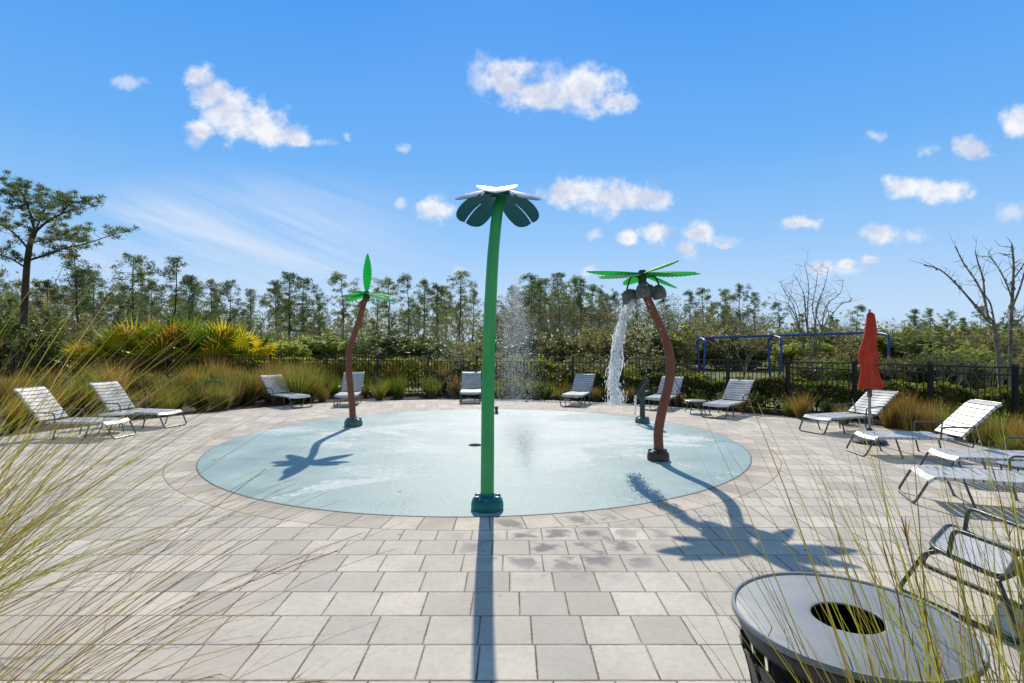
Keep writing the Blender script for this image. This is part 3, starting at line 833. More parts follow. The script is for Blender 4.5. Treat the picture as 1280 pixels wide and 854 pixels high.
lp, ltop = palm_spout('palm_spray_post', 'curved brown palm trunk at the left with one green leaf standing upright', (-3.06, 10.65),
    [(441, 532), (440, 505), (437, 475), (435.5, 455), (437, 438), (443, 418), (450, 398), (454, 382), (458, 370)], [0] * 9, M['greyteal'],
    [(90, 84, .74, .105, 0, .0, 0), (180, -3, .46, .145, .02, .05, 10), (-2, 0, .52, .12, .02, .10, 0), (-30, -4, .5, .12, .02, .12, 0), (215, -2, .45, .12, .02, .1, 0), (-95, 4, .6, .145, .02, .1, 0), (140, -4, .6, .145, .02, .1, 0), (45, -4, .6, .145, .02, .1, 0)],
    .063, .165, .15)
for (dx_, dy_, dz_) in ((.10, -.12, -.14), (-.12, -.08, -.15), (.05, .14, -.15)):
    pass

# falling water from the tipped coconut
wtr = random.Random(8)
def flow_at(s):
    """centre-line of falling water, s 0..1"""
    pts = [(790, 376), (783, 388), (778, 402), (775, 420), (772, 440), (768, 460), (767, 480), (769, 497), (770, 505)]
    k = s * (len(pts) - 1); i = min(int(k), len(pts) - 2); q = k - i
    return pts[i][0] * (1 - q) + pts[i + 1][0] * q, pts[i][1] * (1 - q) + pts[i + 1][1] * q
mb = MB(); WY = 7.55
def blob(mb, c, rx, ry, rz, rnd):
    # low-poly irregular drop
    vs = []; fs = []
    for i in range(4):
        la = -pi / 2 + pi * (i + .5) / 4
        for k in range(5):
            a = 2 * pi * k / 5 + i * .6; j = rnd.uniform(.7, 1.3)
            vs.append((c[0] + rx * cos(la) * cos(a) * j, c[1] + ry * cos(la) * sin(a) * j, c[2] + rz * sin(la) * rnd.uniform(.85, 1.2)))
    for i in range(3):
        for k in range(5): fs.append((i * 5 + k, i * 5 + (k + 1) % 5, (i + 1) * 5 + (k + 1) % 5, (i + 1) * 5 + k))
    fs += [(4, 3, 2, 1, 0), (15, 16, 17, 18, 19)]
    mb.add(vs, fs)
for i in range(2100):
    s = wtr.random() ** .85
    px, py = flow_at(s); spread = 2.2 + 8.5 * s ** 1.2
    if wtr.random() < .12: spread *= 1.6
    dxp = wtr.gauss(0, spread * .55)
    px += dxp + 2 * sin(s * 23 + wtr.random()); py += wtr.gauss(0, 3)
    q = at(px, min(py, 505), WY + wtr.gauss(0, .05 + .08 * s))
    r = wtr.uniform(.003, .009) * (1.25 - .55 * abs(dxp) / (spread + 1)) * (1.2 - .3 * s)
    blob(mb, q, r * .8, r * .8, r * wtr.uniform(1.2, 5.0), wtr)
# twisted continuous strands
for k in range(22):
    pts = []; off = wtr.gauss(0, .4); ph_ = wtr.uniform(0, 6)
    s0 = wtr.uniform(0, .45); s1 = s0 + wtr.uniform(.25, .5)
    m_ = 26
    for i in range(m_):
        s = s0 + (s1 - s0) * i / (m_ - 1); px, py = flow_at(min(1, s)); sp_ = 2.5 + 9 * s
        pts.append(at(px + sp_ * (off + .35 * sin(s * 14 + ph_)) + wtr.gauss(0, .6), py, WY + .04 * cos(s * 11 + ph_)))
    mb.tube(pts, [max(.002, .011 * sin(pi * (i + .5) / m_) * wtr.uniform(.5, 1.4)) for i in range(m_)], 5)
fw = mb.build('falling_water', M['water'], angle=60)
tag(fw, 'white stream of water falling from the tipped coconut of the right palm', 'falling water')

# small drops from the other buckets
mb = MB()
for i in range(260):
    cx = wtr.choice([rel(806, 380, -.1), rel(823, 380), rel(796, 378)]) + Vector((2.0, 7.55, 0))
    q = cx + Vector((wtr.gauss(0, .06), wtr.gauss(0, .06), -abs(wtr.gauss(0, .35)) + .04)); r = wtr.uniform(.002, .006)
    blob(mb, q, r, r, r * 1.8, wtr)
o = mb.build('water_drips', M['drops'], angle=60); tag(o, 'loose drips falling under the hanging coconuts of the right palm', 'water drips', kind='stuff')

# upward jet mist behind the green pole
mb = MB(); mj = random.Random(3)
JX, JY = gp(640, 514)
for i in range(20000):
    j = mj.choice([(0, 1.0, .30), (.4, .75, .34), (-.3, .6, .3), (-2.6, .40, .5)] if i % 3 == 0 else [(0.1, 1.0, .28)])
    hh = mj.random() ** .8
    if j[0] < -1: top_ = 1.9
    else: top_ = 2.95 * j[1]
    z = hh * top_
    sp_ = j[2] * (.35 + .65 * sin(pi * min(1, hh * .9 + .1)))
    q = (JX + .05 + j[0] * .5 + mj.gauss(0, sp_) * (1.15 - hh * .75), JY - 1.2 + mj.gauss(0, .75), z + .02)
    r = mj.uniform(.0016, .0050)
    a = mj.uniform(0, 6)
    vs = [(q[0] + r * cos(a + k * 2.1), q[1] + r * sin(a + k * 2.1), q[2] - r * .6) for k in range(3)] + [(q[0], q[1], q[2] + r * mj.uniform(1, 2.2))]
    mb.add(vs, [(0, 1, 2), (0, 3, 1), (1, 3, 2), (2, 3, 0)])
o = mb.build('spray_mist', M['drops'], smooth=False); tag(o, 'fine spray of droplets shooting up behind the green pole', 'water spray', kind='stuff')

# --- dark spray cannon
X, Y = gp(803, 528.5)
sp = thing('water_cannon', 'short dark bronze spray post with a tilted scoop near the pad edge', 'water feature', (X, Y, .004))
mb = MB(); boot(mb, .14, .11, 6); boltcaps(mb, .14, .10, 6); mb.build('base_boot', M['greyteal'], sp)
mb = MB(); mb.lathe([(.065, .08), (.055, .14), (.05, .3), (.06, .33), (.05, .36), (.052, .52), (.066, .56), (.06, .6), (.001, .61)], 20); mb.build('post', M['bronze'], sp)
mb = MB(); rt = Matrix.Rotation(R(-56), 3, 'Y')
c_ = Vector((.0, -.02, .70))
mb.box(c_, (.42, .17, .028), rt)
for s in (-1, 1): mb.box(c_ + rt @ Vector((0, s * .09, .02)), (.40, .018, .07), rt)
mb.box(c_ + rt @ Vector((.2, 0, .02)), (.018, .16, .07), rt)
mb.build('scoop', M['bronze'], sp, smooth=False)
mb = MB(); mb.box((.0, 0, .62), (.09, .13, .09)); mb.tube([(0, -.12, .66), (0, .12, .66)], .018, 10); mb.tube(fillet([(.03, 0, .60), (.13, 0, .64), (.15, 0, .60)], .03), .016, 8)
mb.build('pivot', M['bronze'], sp, smooth=False)
mb = MB()
for i in range(140):
    s = wtr.random(); q = Vector((X - .13 - .03 * s + wtr.gauss(0, .012), Y - .03 + wtr.gauss(0, .02), .54 - .40 * s * s - .02 * s)); r = wtr.uniform(.004, .01)
    blob(mb, q, r, r, r * 2, wtr)
o = mb.build('trickling_water', M['water'], angle=60); tag(o, 'short trickle of water running off the bronze scoop', 'falling water')

# nozzle right of pole
X, Y = gp(620.5, 517)
nz_ = thing('ground_nozzle', 'small dark nozzle standing on the pad just right of the green pole', 'nozzle', (X, Y, .004))
mb = MB(); mb.lathe([(.001, 0), (.05, 0), (.055, .02), (.035, .03), (.035, .11), (.001, .115)], 16); mb.build('nozzle_body', M['bronze'], nz_)
mb = MB(); mb.lathe([(.001, .165), (.022, .16), (.046, .14), (.046, .116), (.001, .116)], 16); mb.build('nozzle_cap', M['fence'], nz_)

# ------------------------------------------------------------------ trash can
TX, TY, TH, TR = .972, 1.60, .815, .313
tc = thing('trash_can', 'round grey metal litter bin with a slatted body and a hole in its lid', 'trash can', (TX, TY, 0), R(0))
mb = MB()
lid = [(.094, -.005), (.094, .0), (.097, .001), (.105, .001), (.296, -.002), (.299, -.003), (.301, .002), (.304, .004), (TR - .003, .004), (TR, -.001), (TR, -.010), (TR - .006, -.016), (.29, -.02)]
mb.lathe([(r_, TH + z - .01) for r_, z in lid], 96); mb.build('lid', M['canmetal'], tc, angle=25)
mb = MB(); mb.lathe([(TR - .03, TH - .03), (TR - .012, TH - .032), (TR - .016, TH - .05), (TR - .035, TH - .085), (TR - .04, TH - .08), (TR - .03, TH - .05)], 96); mb.build('top_ring', M['canbody'], tc)
def bodyr(z):
    k = z / (TH - .1)
    return .235 + .062 * k ** 5 + .006 * sin(k * pi)
ns_ = 22
for k in range(ns_):
    a = 2 * pi * k / ns_; mb = MB(); vs = []; fs = []; wdt = .052
    zs_ = [.06, .2, .35, .5, .58, .63, .67, .70]
    for z in zs_:
        r_ = bodyr(z)
        for (dr_, da) in ((0, -1), (0, 1), (-.006, 1), (-.006, -1)):
            aa = a + da * wdt / 2 / r_
            vs.append(((r_ + dr_) * cos(aa), (r_ + dr_) * sin(aa), z))
    for i in range(len(zs_) - 1):
        for j in range(4): fs.append((i * 4 + j, i * 4 + (j + 1) % 4, i * 4 + 4 + (j + 1) % 4, i * 4 + 4 + j))
    fs += [(3, 2, 1, 0), tuple(len(zs_) * 4 - 4 + j for j in range(4))]
    mb.add(vs, fs); mb.build('slat', M['canbody'], tc, angle=30)
mb = MB()
for z in (.06, .33, .60): mb.lathe([(bodyr(z) - .007, z - .018), (bodyr(z) - .007, z + .018), (bodyr(z) - .013, z + .018), (bodyr(z) - .013, z - .018)], 64, close=True)
mb.build('hoop', M['canbody'], tc)
mb = MB(); mb.lathe([(.19, .05), (.20, .68), (.27, TH - .06), (.262, TH - .06), (.19, .68), (.18, .06), (.001, .06)], 48); mb.build('liner', M['black'], tc)
mb = MB(); mb.lathe([(.001, 0), (.2, 0), (.21, .02), (.225, .045), (.001, .045)], 48); mb.build('base', M['canbody'], tc)

# ------------------------------------------------------------------ swing set
sw = thing('swing_set', 'blue tubular swing frame with arched legs beyond the fence', 'swing set')
SA = at(876, 422.5, 26); SB = at(1097, 415.8, 24.5)
mb = MB(); mb.tube([SA, SB], .055, 10); mb.build('top_beam', M['blue'], sw)
gz = -.06
for q in (0, .43, 1.0):
    c = SA.lerp(SB, q); 
    dirn = Vector((.12, 1.0, 0)).normalized()
    a = c + dirn * .95 + Vector((.04, 0, 0)); b = c - dirn * .95
    mb = MB(); mb.tube(fillet([(a.x + .1, a.y, gz), (a.x, a.y, c.z - .12), (c.x, c.y, c.z - .02), (b.x, b.y, c.z - .12), (b.x - .1, b.y, gz)], .3, 6), .055, 10)
    mb.build('leg_arch', M['blue'], sw)
for q in (.16, .30, .62, .82):
    c = SA.lerp(SB, q); 
    ms = MB()
    for s in (-.22, .22): ms.tube([(c.x + s, c.y, c.z - .04), (c.x + s * .98, c.y, .42)], .008, 5)
    ms.build('chain', M['frame'], sw)
    ms = MB(); ms.tube(cat([(c.x - .22, c.y, .42), (c.x - .12, c.y, .36), (c.x + .12, c.y, .36), (c.x + .22, c.y, .42)], 4), .03, 6); ms.build('swing_seat', M['soil'], sw)

# ------------------------------------------------------------------ vegetation
def needle_tuft(mb, c, rad, n, rnd, ln=.16, wd=.028, up=.25):
    for _ in range(n):
        d = Vector((rnd.gauss(0, 1), rnd.gauss(0, 1), rnd.gauss(up, .8))).normalized()
        p = Vector(c) + d * rad * rnd.random() ** .6 * Vector((1, 1, .6)).length / 1.54
        p.z = c[2] + (p.z - c[2]) * .7
        e = (d + Vector((rnd.gauss(0, .5), rnd.gauss(0, .5), rnd.gauss(.2, .5)))).normalized() * ln * rnd.uniform(.7, 1.3)
        s = e.cross(Vector((rnd.gauss(0, 1), rnd.gauss(0, 1), rnd.gauss(0, 1)))).normalized() * wd
        mb.add([p - s, p + s, p + e], [(0, 1, 2)])

def leaf_cloud(mb, c, rad, n, rnd, size=.12, flat=.8, shell=.45):
    for _ in range(n):
        d = Vector((rnd.gauss(0, 1), rnd.gauss(0, 1), rnd.gauss(0, 1))).normalized()
        p = Vector((c[0] + d.x * rad[0] * rnd.random() ** shell, c[1] + d.y * rad[1] * rnd.random() ** shell, c[2] + d.z * rad[2] * rnd.random() ** shell))
        a = Vector((rnd.gauss(0, 1), rnd.gauss(0, 1), rnd.gauss(0, .7))).normalized() * size * rnd.uniform(.6, 1.3)
        b = a.cross(Vector((rnd.gauss(0, 1), rnd.gauss(0, 1), rnd.gauss(0, 1)))).normalized() * size * .42
        mb.add([p - a * .5, p + b * .5, p + a * .5, p - b * .5], [(0, 1, 2, 3)])

def make_pine(h, seed, slim=1.0, start=.42, dens=1.0, mat='needles', nl=.17, nw=.028, lean=0.0):
    rnd = random.Random(seed); lean = rnd.uniform(-.5, .5)
    o = thing('pine_tree', 'pine', 'tree')
    tp = [Vector((0, 0, -.1))]
    for i in range(1, 8):
        k = i / 7; tp.append(Vector((lean * k * h * .1 + rnd.gauss(0, .045) * h * .12, rnd.gauss(0, .04) * h * .12, k * h)))
    pp = cat(tp, 3); rs = [h * .0135 * (1 - .82 * i / (len(pp) - 1)) for i in range(len(pp))]
    wood = MB(); wood.tube(pp, rs, 7)
    crown = MB(); nb = int(22 * dens)
    for b in range(nb):
        k = start + (1 - start) * (b + rnd.random()) / nb
        i = min(len(pp) - 1, int(k * (len(pp) - 1))); p = pp[i]
        a = rnd.uniform(0, 2 * pi); sh = sin(pi * min(1, (k - start) / (1 - start) * .75 + .22)) 
        L = h * .20 * slim * (sh * .8 + .12) * rnd.choice([.35, .6, .8, 1.0, 1.3, 1.5])
        up = rnd.uniform(-.05, .5)
        q = p + Vector((cos(a) * L, sin(a) * L, up * L)); md = p.lerp(q, .5) + Vector((0, 0, -.06 * L))
        wood.tube([p, md, q], [rs[i] * .42, rs[i] * .28, .008], 4, cap=False)
        for c in range(rnd.randint(3, 5)):
            f = rnd.uniform(.45, 1.05); cpos = p.lerp(q, f) + Vector((rnd.gauss(0, .07), rnd.gauss(0, .07), rnd.gauss(.05, .11))) * h * .25
            needle_tuft(crown, cpos, h * rnd.uniform(.024, .045), 36, rnd, nl, nw)
    for c in range(5): needle_tuft(crown, pp[-1] + Vector((rnd.gauss(0, .025), rnd.gauss(0, .025), rnd.gauss(-.01, .02))) * h, h * .035, 34, rnd, nl, nw)
    for b in range(7):   # dead snags below the crown
        k = rnd.uniform(.2, start + .15); i = min(len(pp) - 1, int(k * (len(pp) - 1))); p = pp[i]; a = rnd.uniform(0, 6.28); L = h * rnd.uniform(.03, .08)
        wood.tube([p, p + Vector((cos(a) * L, sin(a) * L, L * .2))], [.012, .004], 3, cap=False)
    wood.build('trunk', M['bark'], o); crown.build('crown', M[mat], o, smooth=False)
    return o

def make_bare(h, seed, spread=.55, levels=4, r0=.03, mat='twig', leaf=None, nleaf=0, stems=3, lsize=.08, kn=1.0, side=0.0):
    rnd = random.Random(seed); o = thing('bare_tree', 'bare', 'tree')
    wood = MB(); tips = []
    def grow(p, d, L, r, lev):
        pts = [p]; n = 4
        for i in range(n):
            d = (d + Vector((rnd.gauss(0, .16), rnd.gauss(0, .16), rnd.gauss(.05, .08)))).normalized(); pts.append(pts[-1] + d * L / n)
        wood.tube(pts, [r * (1 - .45 * i / n) for i in range(n + 1)], 6 if lev == 0 else (4 if lev < 2 else 3), cap=False)
        if lev >= levels: tips.append(pts[-1]); return
        for c in range(rnd.choice([2, 3, 3]) + (1 if lev == 0 else 0)):
            k = rnd.choice([2, 3, 4, 4]); s = Vector((rnd.gauss(0, 1), rnd.gauss(0, 1), rnd.gauss(.1, .4))).normalized()
            grow(pts[k], (d + s * spread * rnd.uniform(.7, 1.3)).normalized(), L * rnd.uniform(.55, .78), r * .55 * (1.1 - .12 * k), lev + 1)
    for s_ in range(stems):
        a = rnd.uniform(0, 6.28); grow(Vector((rnd.gauss(0, .03), rnd.gauss(0, .03), -.05)), Vector((cos(a) * .22 + side, sin(a) * .22, 1)).normalized(), h * .38, r0 * h * rnd.uniform(.35, .6), 0)
    wood.build('trunk', M[mat], o)
    if leaf:
        lm = MB()
        for q in tips:
            if rnd.random() < .8: leaf_cloud(lm, q, (.2 * kn, .2 * kn, .18 * kn), nleaf, rnd, lsize)
        lm.build('crown', M[leaf], o, smooth=False)
    return o

def make_bush(seed, mat, n=2200, size=.10, lob=9, name='bush', tall=1.0, stems=True):
    """1 m wide unit bush, scaled on copying"""
    rnd = random.Random(seed); o = thing(name, 'bush', 'bush')
    mb = MB()
    for k in range(lob):
        a = rnd.uniform(0, 6.28); q = rnd.uniform(0, .34); z = rnd.uniform(.22, .72) * tall
        rr = rnd.uniform(.14, .27)
        leaf_cloud(mb, (cos(a) * q, sin(a) * q, z), (rr, rr, rr * .8), n // lob, rnd, size * rnd.uniform(.8, 1.2))
    # shoots sticking out
    for k in range(26):
        a = rnd.uniform(0, 6.28); q = rnd.uniform(.1, .42)
        leaf_cloud(mb, (cos(a) * q, sin(a) * q, rnd.uniform(.6, .98) * tall), (.05, .05, .09), 16, rnd, size * .8)
    mb.build('foliage', M[mat], o, smooth=False)
    if stems:
        st = MB()
        for k in range(7):
            a = rnd.uniform(0, 6.28); st.tube([(0, 0, -.05), (cos(a) * .12, sin(a) * .12, .3 * tall), (cos(a) * .3, sin(a) * .3, .75 * tall)], [.012, .009, .003], 4)
        st.build('stems', M['twig'], o)
    return o

VX = random.Random(77)
def place(proto, px, Y, h_px_top, h_unit, label, group, used, zbase=-.06, sx=1.0, rz=None):
    """stand a copy so that its top reaches the height it has in the photograph"""
    top_z = H - (h_px_top - HZ) * Y / F
    s = (top_z - zbase) / h_unit
    X = (px - 640) * Y / F
    r = VX.uniform(0, 6.28) if rz is None else rz
    sc_ = (s * sx, s * sx, s)
    if proto not in used:
        used.add(proto); proto.location = (X, Y, zbase); proto.rotation_euler = (0, 0, r); proto.scale = sc_; proto['label'] = label
        if group: proto['group'] = group
        return proto
    return dup(proto, (X, Y, zbase), r, sc_, label, group)
USED = set()

pines = [make_pine(8, 101 + i, slim=s, start=st, dens=d) for i, (s, st, d) in enumerate([(1.0, .45, 1.0), (.8, .5, .85), (1.15, .4, 1.15), (.7, .38, 1.0), (.95, .58, .8), (.85, .3, 1.3), (1.3, .55, .9), (1.1, .62, .7), (1.25, .35, 1.4), (.9, .48, 1.0)])]
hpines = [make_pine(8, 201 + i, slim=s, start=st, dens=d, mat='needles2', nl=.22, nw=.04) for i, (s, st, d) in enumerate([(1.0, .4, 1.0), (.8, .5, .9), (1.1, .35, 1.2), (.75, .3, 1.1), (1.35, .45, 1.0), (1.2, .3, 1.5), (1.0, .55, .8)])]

def skyline(x):
    pts = [(-60, 330), (0, 318), (60, 330), (100, 318), (135, 345), (165, 322), (195, 345), (216, 326), (250, 345), (285, 350), (320, 362), (358, 345), (385, 352), (410, 372), (430, 346), (470, 355),
           (510, 346), (545, 352), (570, 342), (600, 372), (635, 362), (668, 348), (700, 345), (730, 352), (760, 372), (800, 372), (850, 372), (875, 362), (915, 358), (950, 372), (1000, 385), (1040, 375), (1085, 388), (1150, 388), (1200, 385), (1250, 392), (1340, 392)]
    for i in range(len(pts) - 1):
        if pts[i][0] <= x <= pts[i + 1][0]:
            k = (x - pts[i][0]) / (pts[i + 1][0] - pts[i][0]); return pts[i][1] * (1 - k) + pts[i + 1][1] * k
    return 380
# front rank, placed one by one where the photograph shows distinct crowns
front = [(-40, 300, 31), (62, 352, 36), (100, 318, 38), (118, 340, 42), (148, 372, 40), (165, 321, 40), (188, 352, 46), (217, 324, 41), (240, 346, 40), (262, 352, 46), (288, 352, 44), (313, 362, 50),
         (345, 352, 48), (362, 343, 44), (378, 349, 46), (400, 368, 52), (430, 345, 46), (470, 362, 52), (486, 350, 50), (512, 347, 48), (530, 352, 52), (548, 356, 50), (573, 342, 44), (590, 362, 52),
         (612, 372, 42), (640, 360, 44), (652, 366, 42), (676, 350, 40), (726, 350, 40), (748, 362, 42), (770, 366, 40), (795, 372, 42), (830, 374, 44), (664, 346, 44), (684, 350, 50), (701, 343, 46), (716, 349, 48), (737, 358, 46), (757, 370, 48), (782, 372, 50), (862, 366, 50), (880, 362, 52), (905, 362, 50), (925, 358, 48), (945, 368, 52), (975, 380, 54), (1070, 384, 55), (1140, 388, 50), (1160, 386, 52), (1190, 390, 54), (1225, 384, 48), (1262, 388, 50)]
for i, (px, py, Y) in enumerate(front):
    pr = pines[VX.randrange(len(pines))]
    place(pr, px, Y, py, 8.05, 'slender dark green pine standing in the front rank of the woods beyond the fence', 'front rank of pines beyond the fence', USED, sx=VX.uniform(.85, 1.1))
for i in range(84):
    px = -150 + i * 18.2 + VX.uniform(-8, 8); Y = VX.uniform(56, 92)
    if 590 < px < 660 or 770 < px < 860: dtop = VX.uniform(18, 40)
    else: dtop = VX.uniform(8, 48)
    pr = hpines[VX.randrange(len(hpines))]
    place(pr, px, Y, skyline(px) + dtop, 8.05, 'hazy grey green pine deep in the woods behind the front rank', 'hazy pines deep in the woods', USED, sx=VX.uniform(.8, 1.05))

# bare winter trees in the wood (brownish haze)
bares = [make_bare(6, 301 + i, .6, 4, .022, 'twig', 'dead', 3, 3, .10, 1.2) for i in range(3)]
oaks = [make_bare(6, 351 + i, .62, 4, .024, 'twig', lf, 9, 3, .15, 1.9) for i, lf in enumerate(['olive', 'greyleaf', 'greyleaf', 'bush'])]
OL = ['olive brown leafy tree in the woods beyond the fence', 'grey green leafy tree in the woods beyond the fence', 'loose grey green tree in the woods beyond the fence', 'dark leafy tree in the woods beyond the fence']
OG = ['olive brown leafy trees in the woods', 'grey green leafy trees in the woods', 'loose grey green trees in the woods', 'dark leafy trees in the woods']
for i in range(74):
    px = -90 + i * 19.5 + VX.uniform(-9, 9); Y = VX.uniform(38, 62); k = VX.choice([0, 1, 2, 1, 3])
    tp_ = skyline(max(-60, min(1340, px))) + (VX.uniform(26, 54) if px < 600 else VX.uniform(14, 44))
    place(oaks[k], px, Y, tp_, 5.6, OL[k], OG[k], USED, sx=VX.uniform(.85, 1.25))
for (px, py, Y, k) in [(655, 376, 40, 1), (694, 362, 42, 2), (716, 366, 42, 1), (740, 372, 40, 2), (756, 380, 40, 1), (778, 378, 38, 0), (812, 376, 40, 1), (840, 374, 42, 2)]:
    place(oaks[k], px, Y, py, 5.6, OL[k], OG[k], USED, sx=1.1)
bl = [(300, 398, 40), (332, 400, 44), (455, 400, 42), (500, 396, 46), (560, 400, 44), (612, 380, 36), (640, 372, 38), (655, 385, 34), (690, 372, 32), (712, 380, 34), (745, 382, 33), (770, 385, 36), (800, 378, 34), (845, 372, 34), (880, 388, 36), (905, 392, 38), (940, 385, 34), (1050, 392, 34), (1110, 400, 34), (1140, 402, 36), (1180, 398, 30), (1215, 402, 28), (70, 372, 34), (130, 385, 36), (215, 390, 38), (20, 375, 32), (265, 392, 36), (345, 396, 38), (395, 398, 36), (435, 402, 34), (520, 398, 34), (585, 392, 34), (628, 366, 34), (668, 380, 30), (728, 388, 30), (790, 392, 28), (862, 392, 30), (930, 398, 28), (985, 398, 30), (1080, 402, 28), (1160, 405, 26), (1250, 400, 26), (165, 385, 30), (100, 390, 28)]
for (px, py, Y) in bl:
    place(bares[VX.randrange(3)], px, Y, py, 5.6, 'leafless brown winter tree among the pines beyond the fence', 'leafless brown trees among the pines', USED, sx=VX.uniform(.8, 1.2))

# understorey bushes
bushes = [make_bush(401, 'bush', 2400, .085), make_bush(402, 'olive', 2200, .085), make_bush(403, 'limebush', 2200, .085), make_bush(404, 'bush', 2600, .07, 12), make_bush(405, 'olive', 2400, .08, 11)]
BL = ['dark green rounded bush at the foot of the woods', 'olive brown scrubby bush at the foot of the woods', 'lime green sunlit bush at the foot of the woods', 'dense green bush with small leaves at the foot of the woods', 'brownish ragged bush at the foot of the woods']
BG = ['dark green bushes at the foot of the woods', 'olive bushes at the foot of the woods', 'lime green bushes at the foot of the woods', 'dense green bushes at the foot of the woods', 'brownish bushes at the foot of the woods']
for i in range(120):
    px = -60 + i * 11.6 + VX.uniform(-10, 10); Y = VX.uniform(23, 40)
    tp_ = VX.uniform(415, 436)
    if px > 740: tp_ = VX.uniform(404, 432)
    if 840 < px < 1120: Y = VX.uniform(28, 40)
    if px < 120: tp_ = VX.uniform(380, 425)
    k = VX.choice([0, 1, 1, 3, 4, 2] if i % 2 else [0, 3, 1, 4])
    top_z = H - (tp_ - HZ) * Y / F + .06
    place(bushes[k], px, Y, tp_, .95, BL[k], BG[k], USED, sx=max(.8, VX.uniform(1.1, 1.7)))
for i in range(58):
    px = 560 + i * 13.2 + VX.uniform(-9, 9); Y = VX.uniform(17.5, 22)
    if 845 < px < 1000: continue
    k = VX.choice([3, 1, 0, 2, 4, 4])
    place(bushes[k], px, Y, VX.uniform(440, 454), .95, BL[k], BG[k], USED, sx=VX.uniform(1.2, 1.9))
# distinct sunlit ones
for (px, tp_, Y, k, lab) in [(360, 418, 23, 2, 'pale lime green bush beyond the fence right of the yellow palms'), (412, 415, 24, 2, 'bright lime bush just left of the left brown palm trunk'), (480, 414, 23, 3, 'dark rounded bush behind the fence right of the left brown palm'),
                         (1010, 428, 32, 2, 'lime green bush under the blue swing beam'), (1120, 412, 26, 2, 'sunlit lime bush right of the closed red umbrella'), (1200, 428, 20, 2, 'yellow green bush before the bare forked tree'), (700, 418, 25, 3, 'dark bush behind the fence right of the spray')]:
    place(bushes[k], px, Y, tp_, .95, lab, None, USED, sx=1.5)

# far wood closes the gaps low down
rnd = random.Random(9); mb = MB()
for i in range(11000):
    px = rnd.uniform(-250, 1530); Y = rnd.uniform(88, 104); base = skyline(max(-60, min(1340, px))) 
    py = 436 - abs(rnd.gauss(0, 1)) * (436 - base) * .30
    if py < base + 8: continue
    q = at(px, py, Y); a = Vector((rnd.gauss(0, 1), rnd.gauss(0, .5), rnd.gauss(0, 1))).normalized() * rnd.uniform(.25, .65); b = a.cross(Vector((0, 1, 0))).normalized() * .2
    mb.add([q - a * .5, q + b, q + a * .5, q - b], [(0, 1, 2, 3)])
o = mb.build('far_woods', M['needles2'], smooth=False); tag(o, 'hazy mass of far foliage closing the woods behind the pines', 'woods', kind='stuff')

# hedges beyond the fence
def hedge(name, path, h, wd, n, label, mat='hedge'):
    rnd = random.Random(len(label)); mb = MB(); path = [Vector((*p, 0)) for p in path]
    segs = [(path[i], path[i + 1]) for i in range(len(path) - 1)]; tot = sum((b - a).length for a, b in segs)
    for i in range(n):
        q = rnd.random() * tot
        for a, b in segs:
            L = (b - a).length
            if q <= L: break
            q -= L
        dn = (b - a).normalized(); sd_ = Vector((-dn.y, dn.x, 0)); p = a + dn * q
        bumpy = .06 * sin(p.x * 3.1) + .05 * sin(p.x * 7.7 + 1)
        z = rnd.random() ** .45 * (h + bumpy) * (1.06 if rnd.random() < .06 else 1); y = rnd.uniform(-1, 1); y = math.copysign(abs(y) ** .4, y) * wd
        p = p + sd_ * y + Vector((0, 0, z - .05))
        s = rnd.uniform(.035, .075); A = Vector((rnd.gauss(0, 1), rnd.gauss(0, 1), rnd.gauss(0, 1))).normalized() * s; B = A.cross(Vector((rnd.gauss(0, 1), rnd.gauss(0, 1), rnd.gauss(0, 1)))).normalized() * s * .6
        mb.add([p - A, p + B, p + A, p - B], [(0, 1, 2, 3)])
    o = mb.build(name, M[mat], smooth=False); tag(o, label, 'hedge'); return o
hedge('hedge', [(-9.5, 19.6), (-4.5, 18.8), (-.5, 17.9), (1.5, 17.4)], 1.08, .45, 17000, 'dark green clipped hedge with a bright top behind the fence in the middle left', 'hedge')
hedge('hedge', [(1.9, 17.0), (3.6, 16.0), (5.6, 14.4), (6.9, 13.2), (8.4, 11.9), (10.8, 10.4)], .74, .5, 20000, 'low clipped yellow green hedge behind the right-hand fence', 'hedge')

# the large pine at the left
bp_ = thing('pine_tree', 'large old pine with a dark forked trunk and flat layered crown at the left', 'tree', (0, 0, 0))
YB = 24.0; rnd = random.Random(5)
def A_(px, py, d=0): return at(px, py, YB + d)
wood = MB(); crown = MB()
def limb(pts, r0, r1, n=5):
    pp = cat(pts, 5); wood.tube(pp, [r0 + (r1 - r0) * i / (len(pp) - 1) for i in range(len(pp))], 8); return pp
limb([A_(28, 480), A_(29, 430), A_(31, 385), A_(33, 340), A_(37, 308), A_(44, 288)], .17, .095)
limbs = [limb([A_(44, 290), A_(36, 262, .3), A_(26, 240, .4), A_(16, 232, .5)], .07, .02), limb([A_(44, 290), A_(58, 278, -.4), A_(76, 268, -.8), A_(92, 262, -1)], .06, .015),
         limb([A_(34, 326), A_(60, 318, -.3), A_(82, 310, -.6), A_(110, 304, -.9), A_(150, 290, -1)], .055, .012), limb([A_(36, 312), A_(22, 296, .6), A_(4, 282, .9), A_(-22, 272, 1)], .055, .012),
         limb([A_(42, 294), A_(52, 270, 1.0), A_(60, 256, 1.4), A_(66, 248, 1.5)], .05, .012), limb([A_(38, 304), A_(56, 300, .8), A_(80, 298, 1.2), A_(98, 290, 1.4)], .04, .01),
         limb([A_(33, 335), A_(10, 322, -.8), A_(-14, 316, -1.2)], .045, .01), limb([A_(36, 262, .3), A_(20, 258, -.5), A_(-4, 250, -.8)], .035, .008), limb([A_(76, 268, -.8), A_(92, 252, -1), A_(112, 256, -1.1)], .03, .008)]
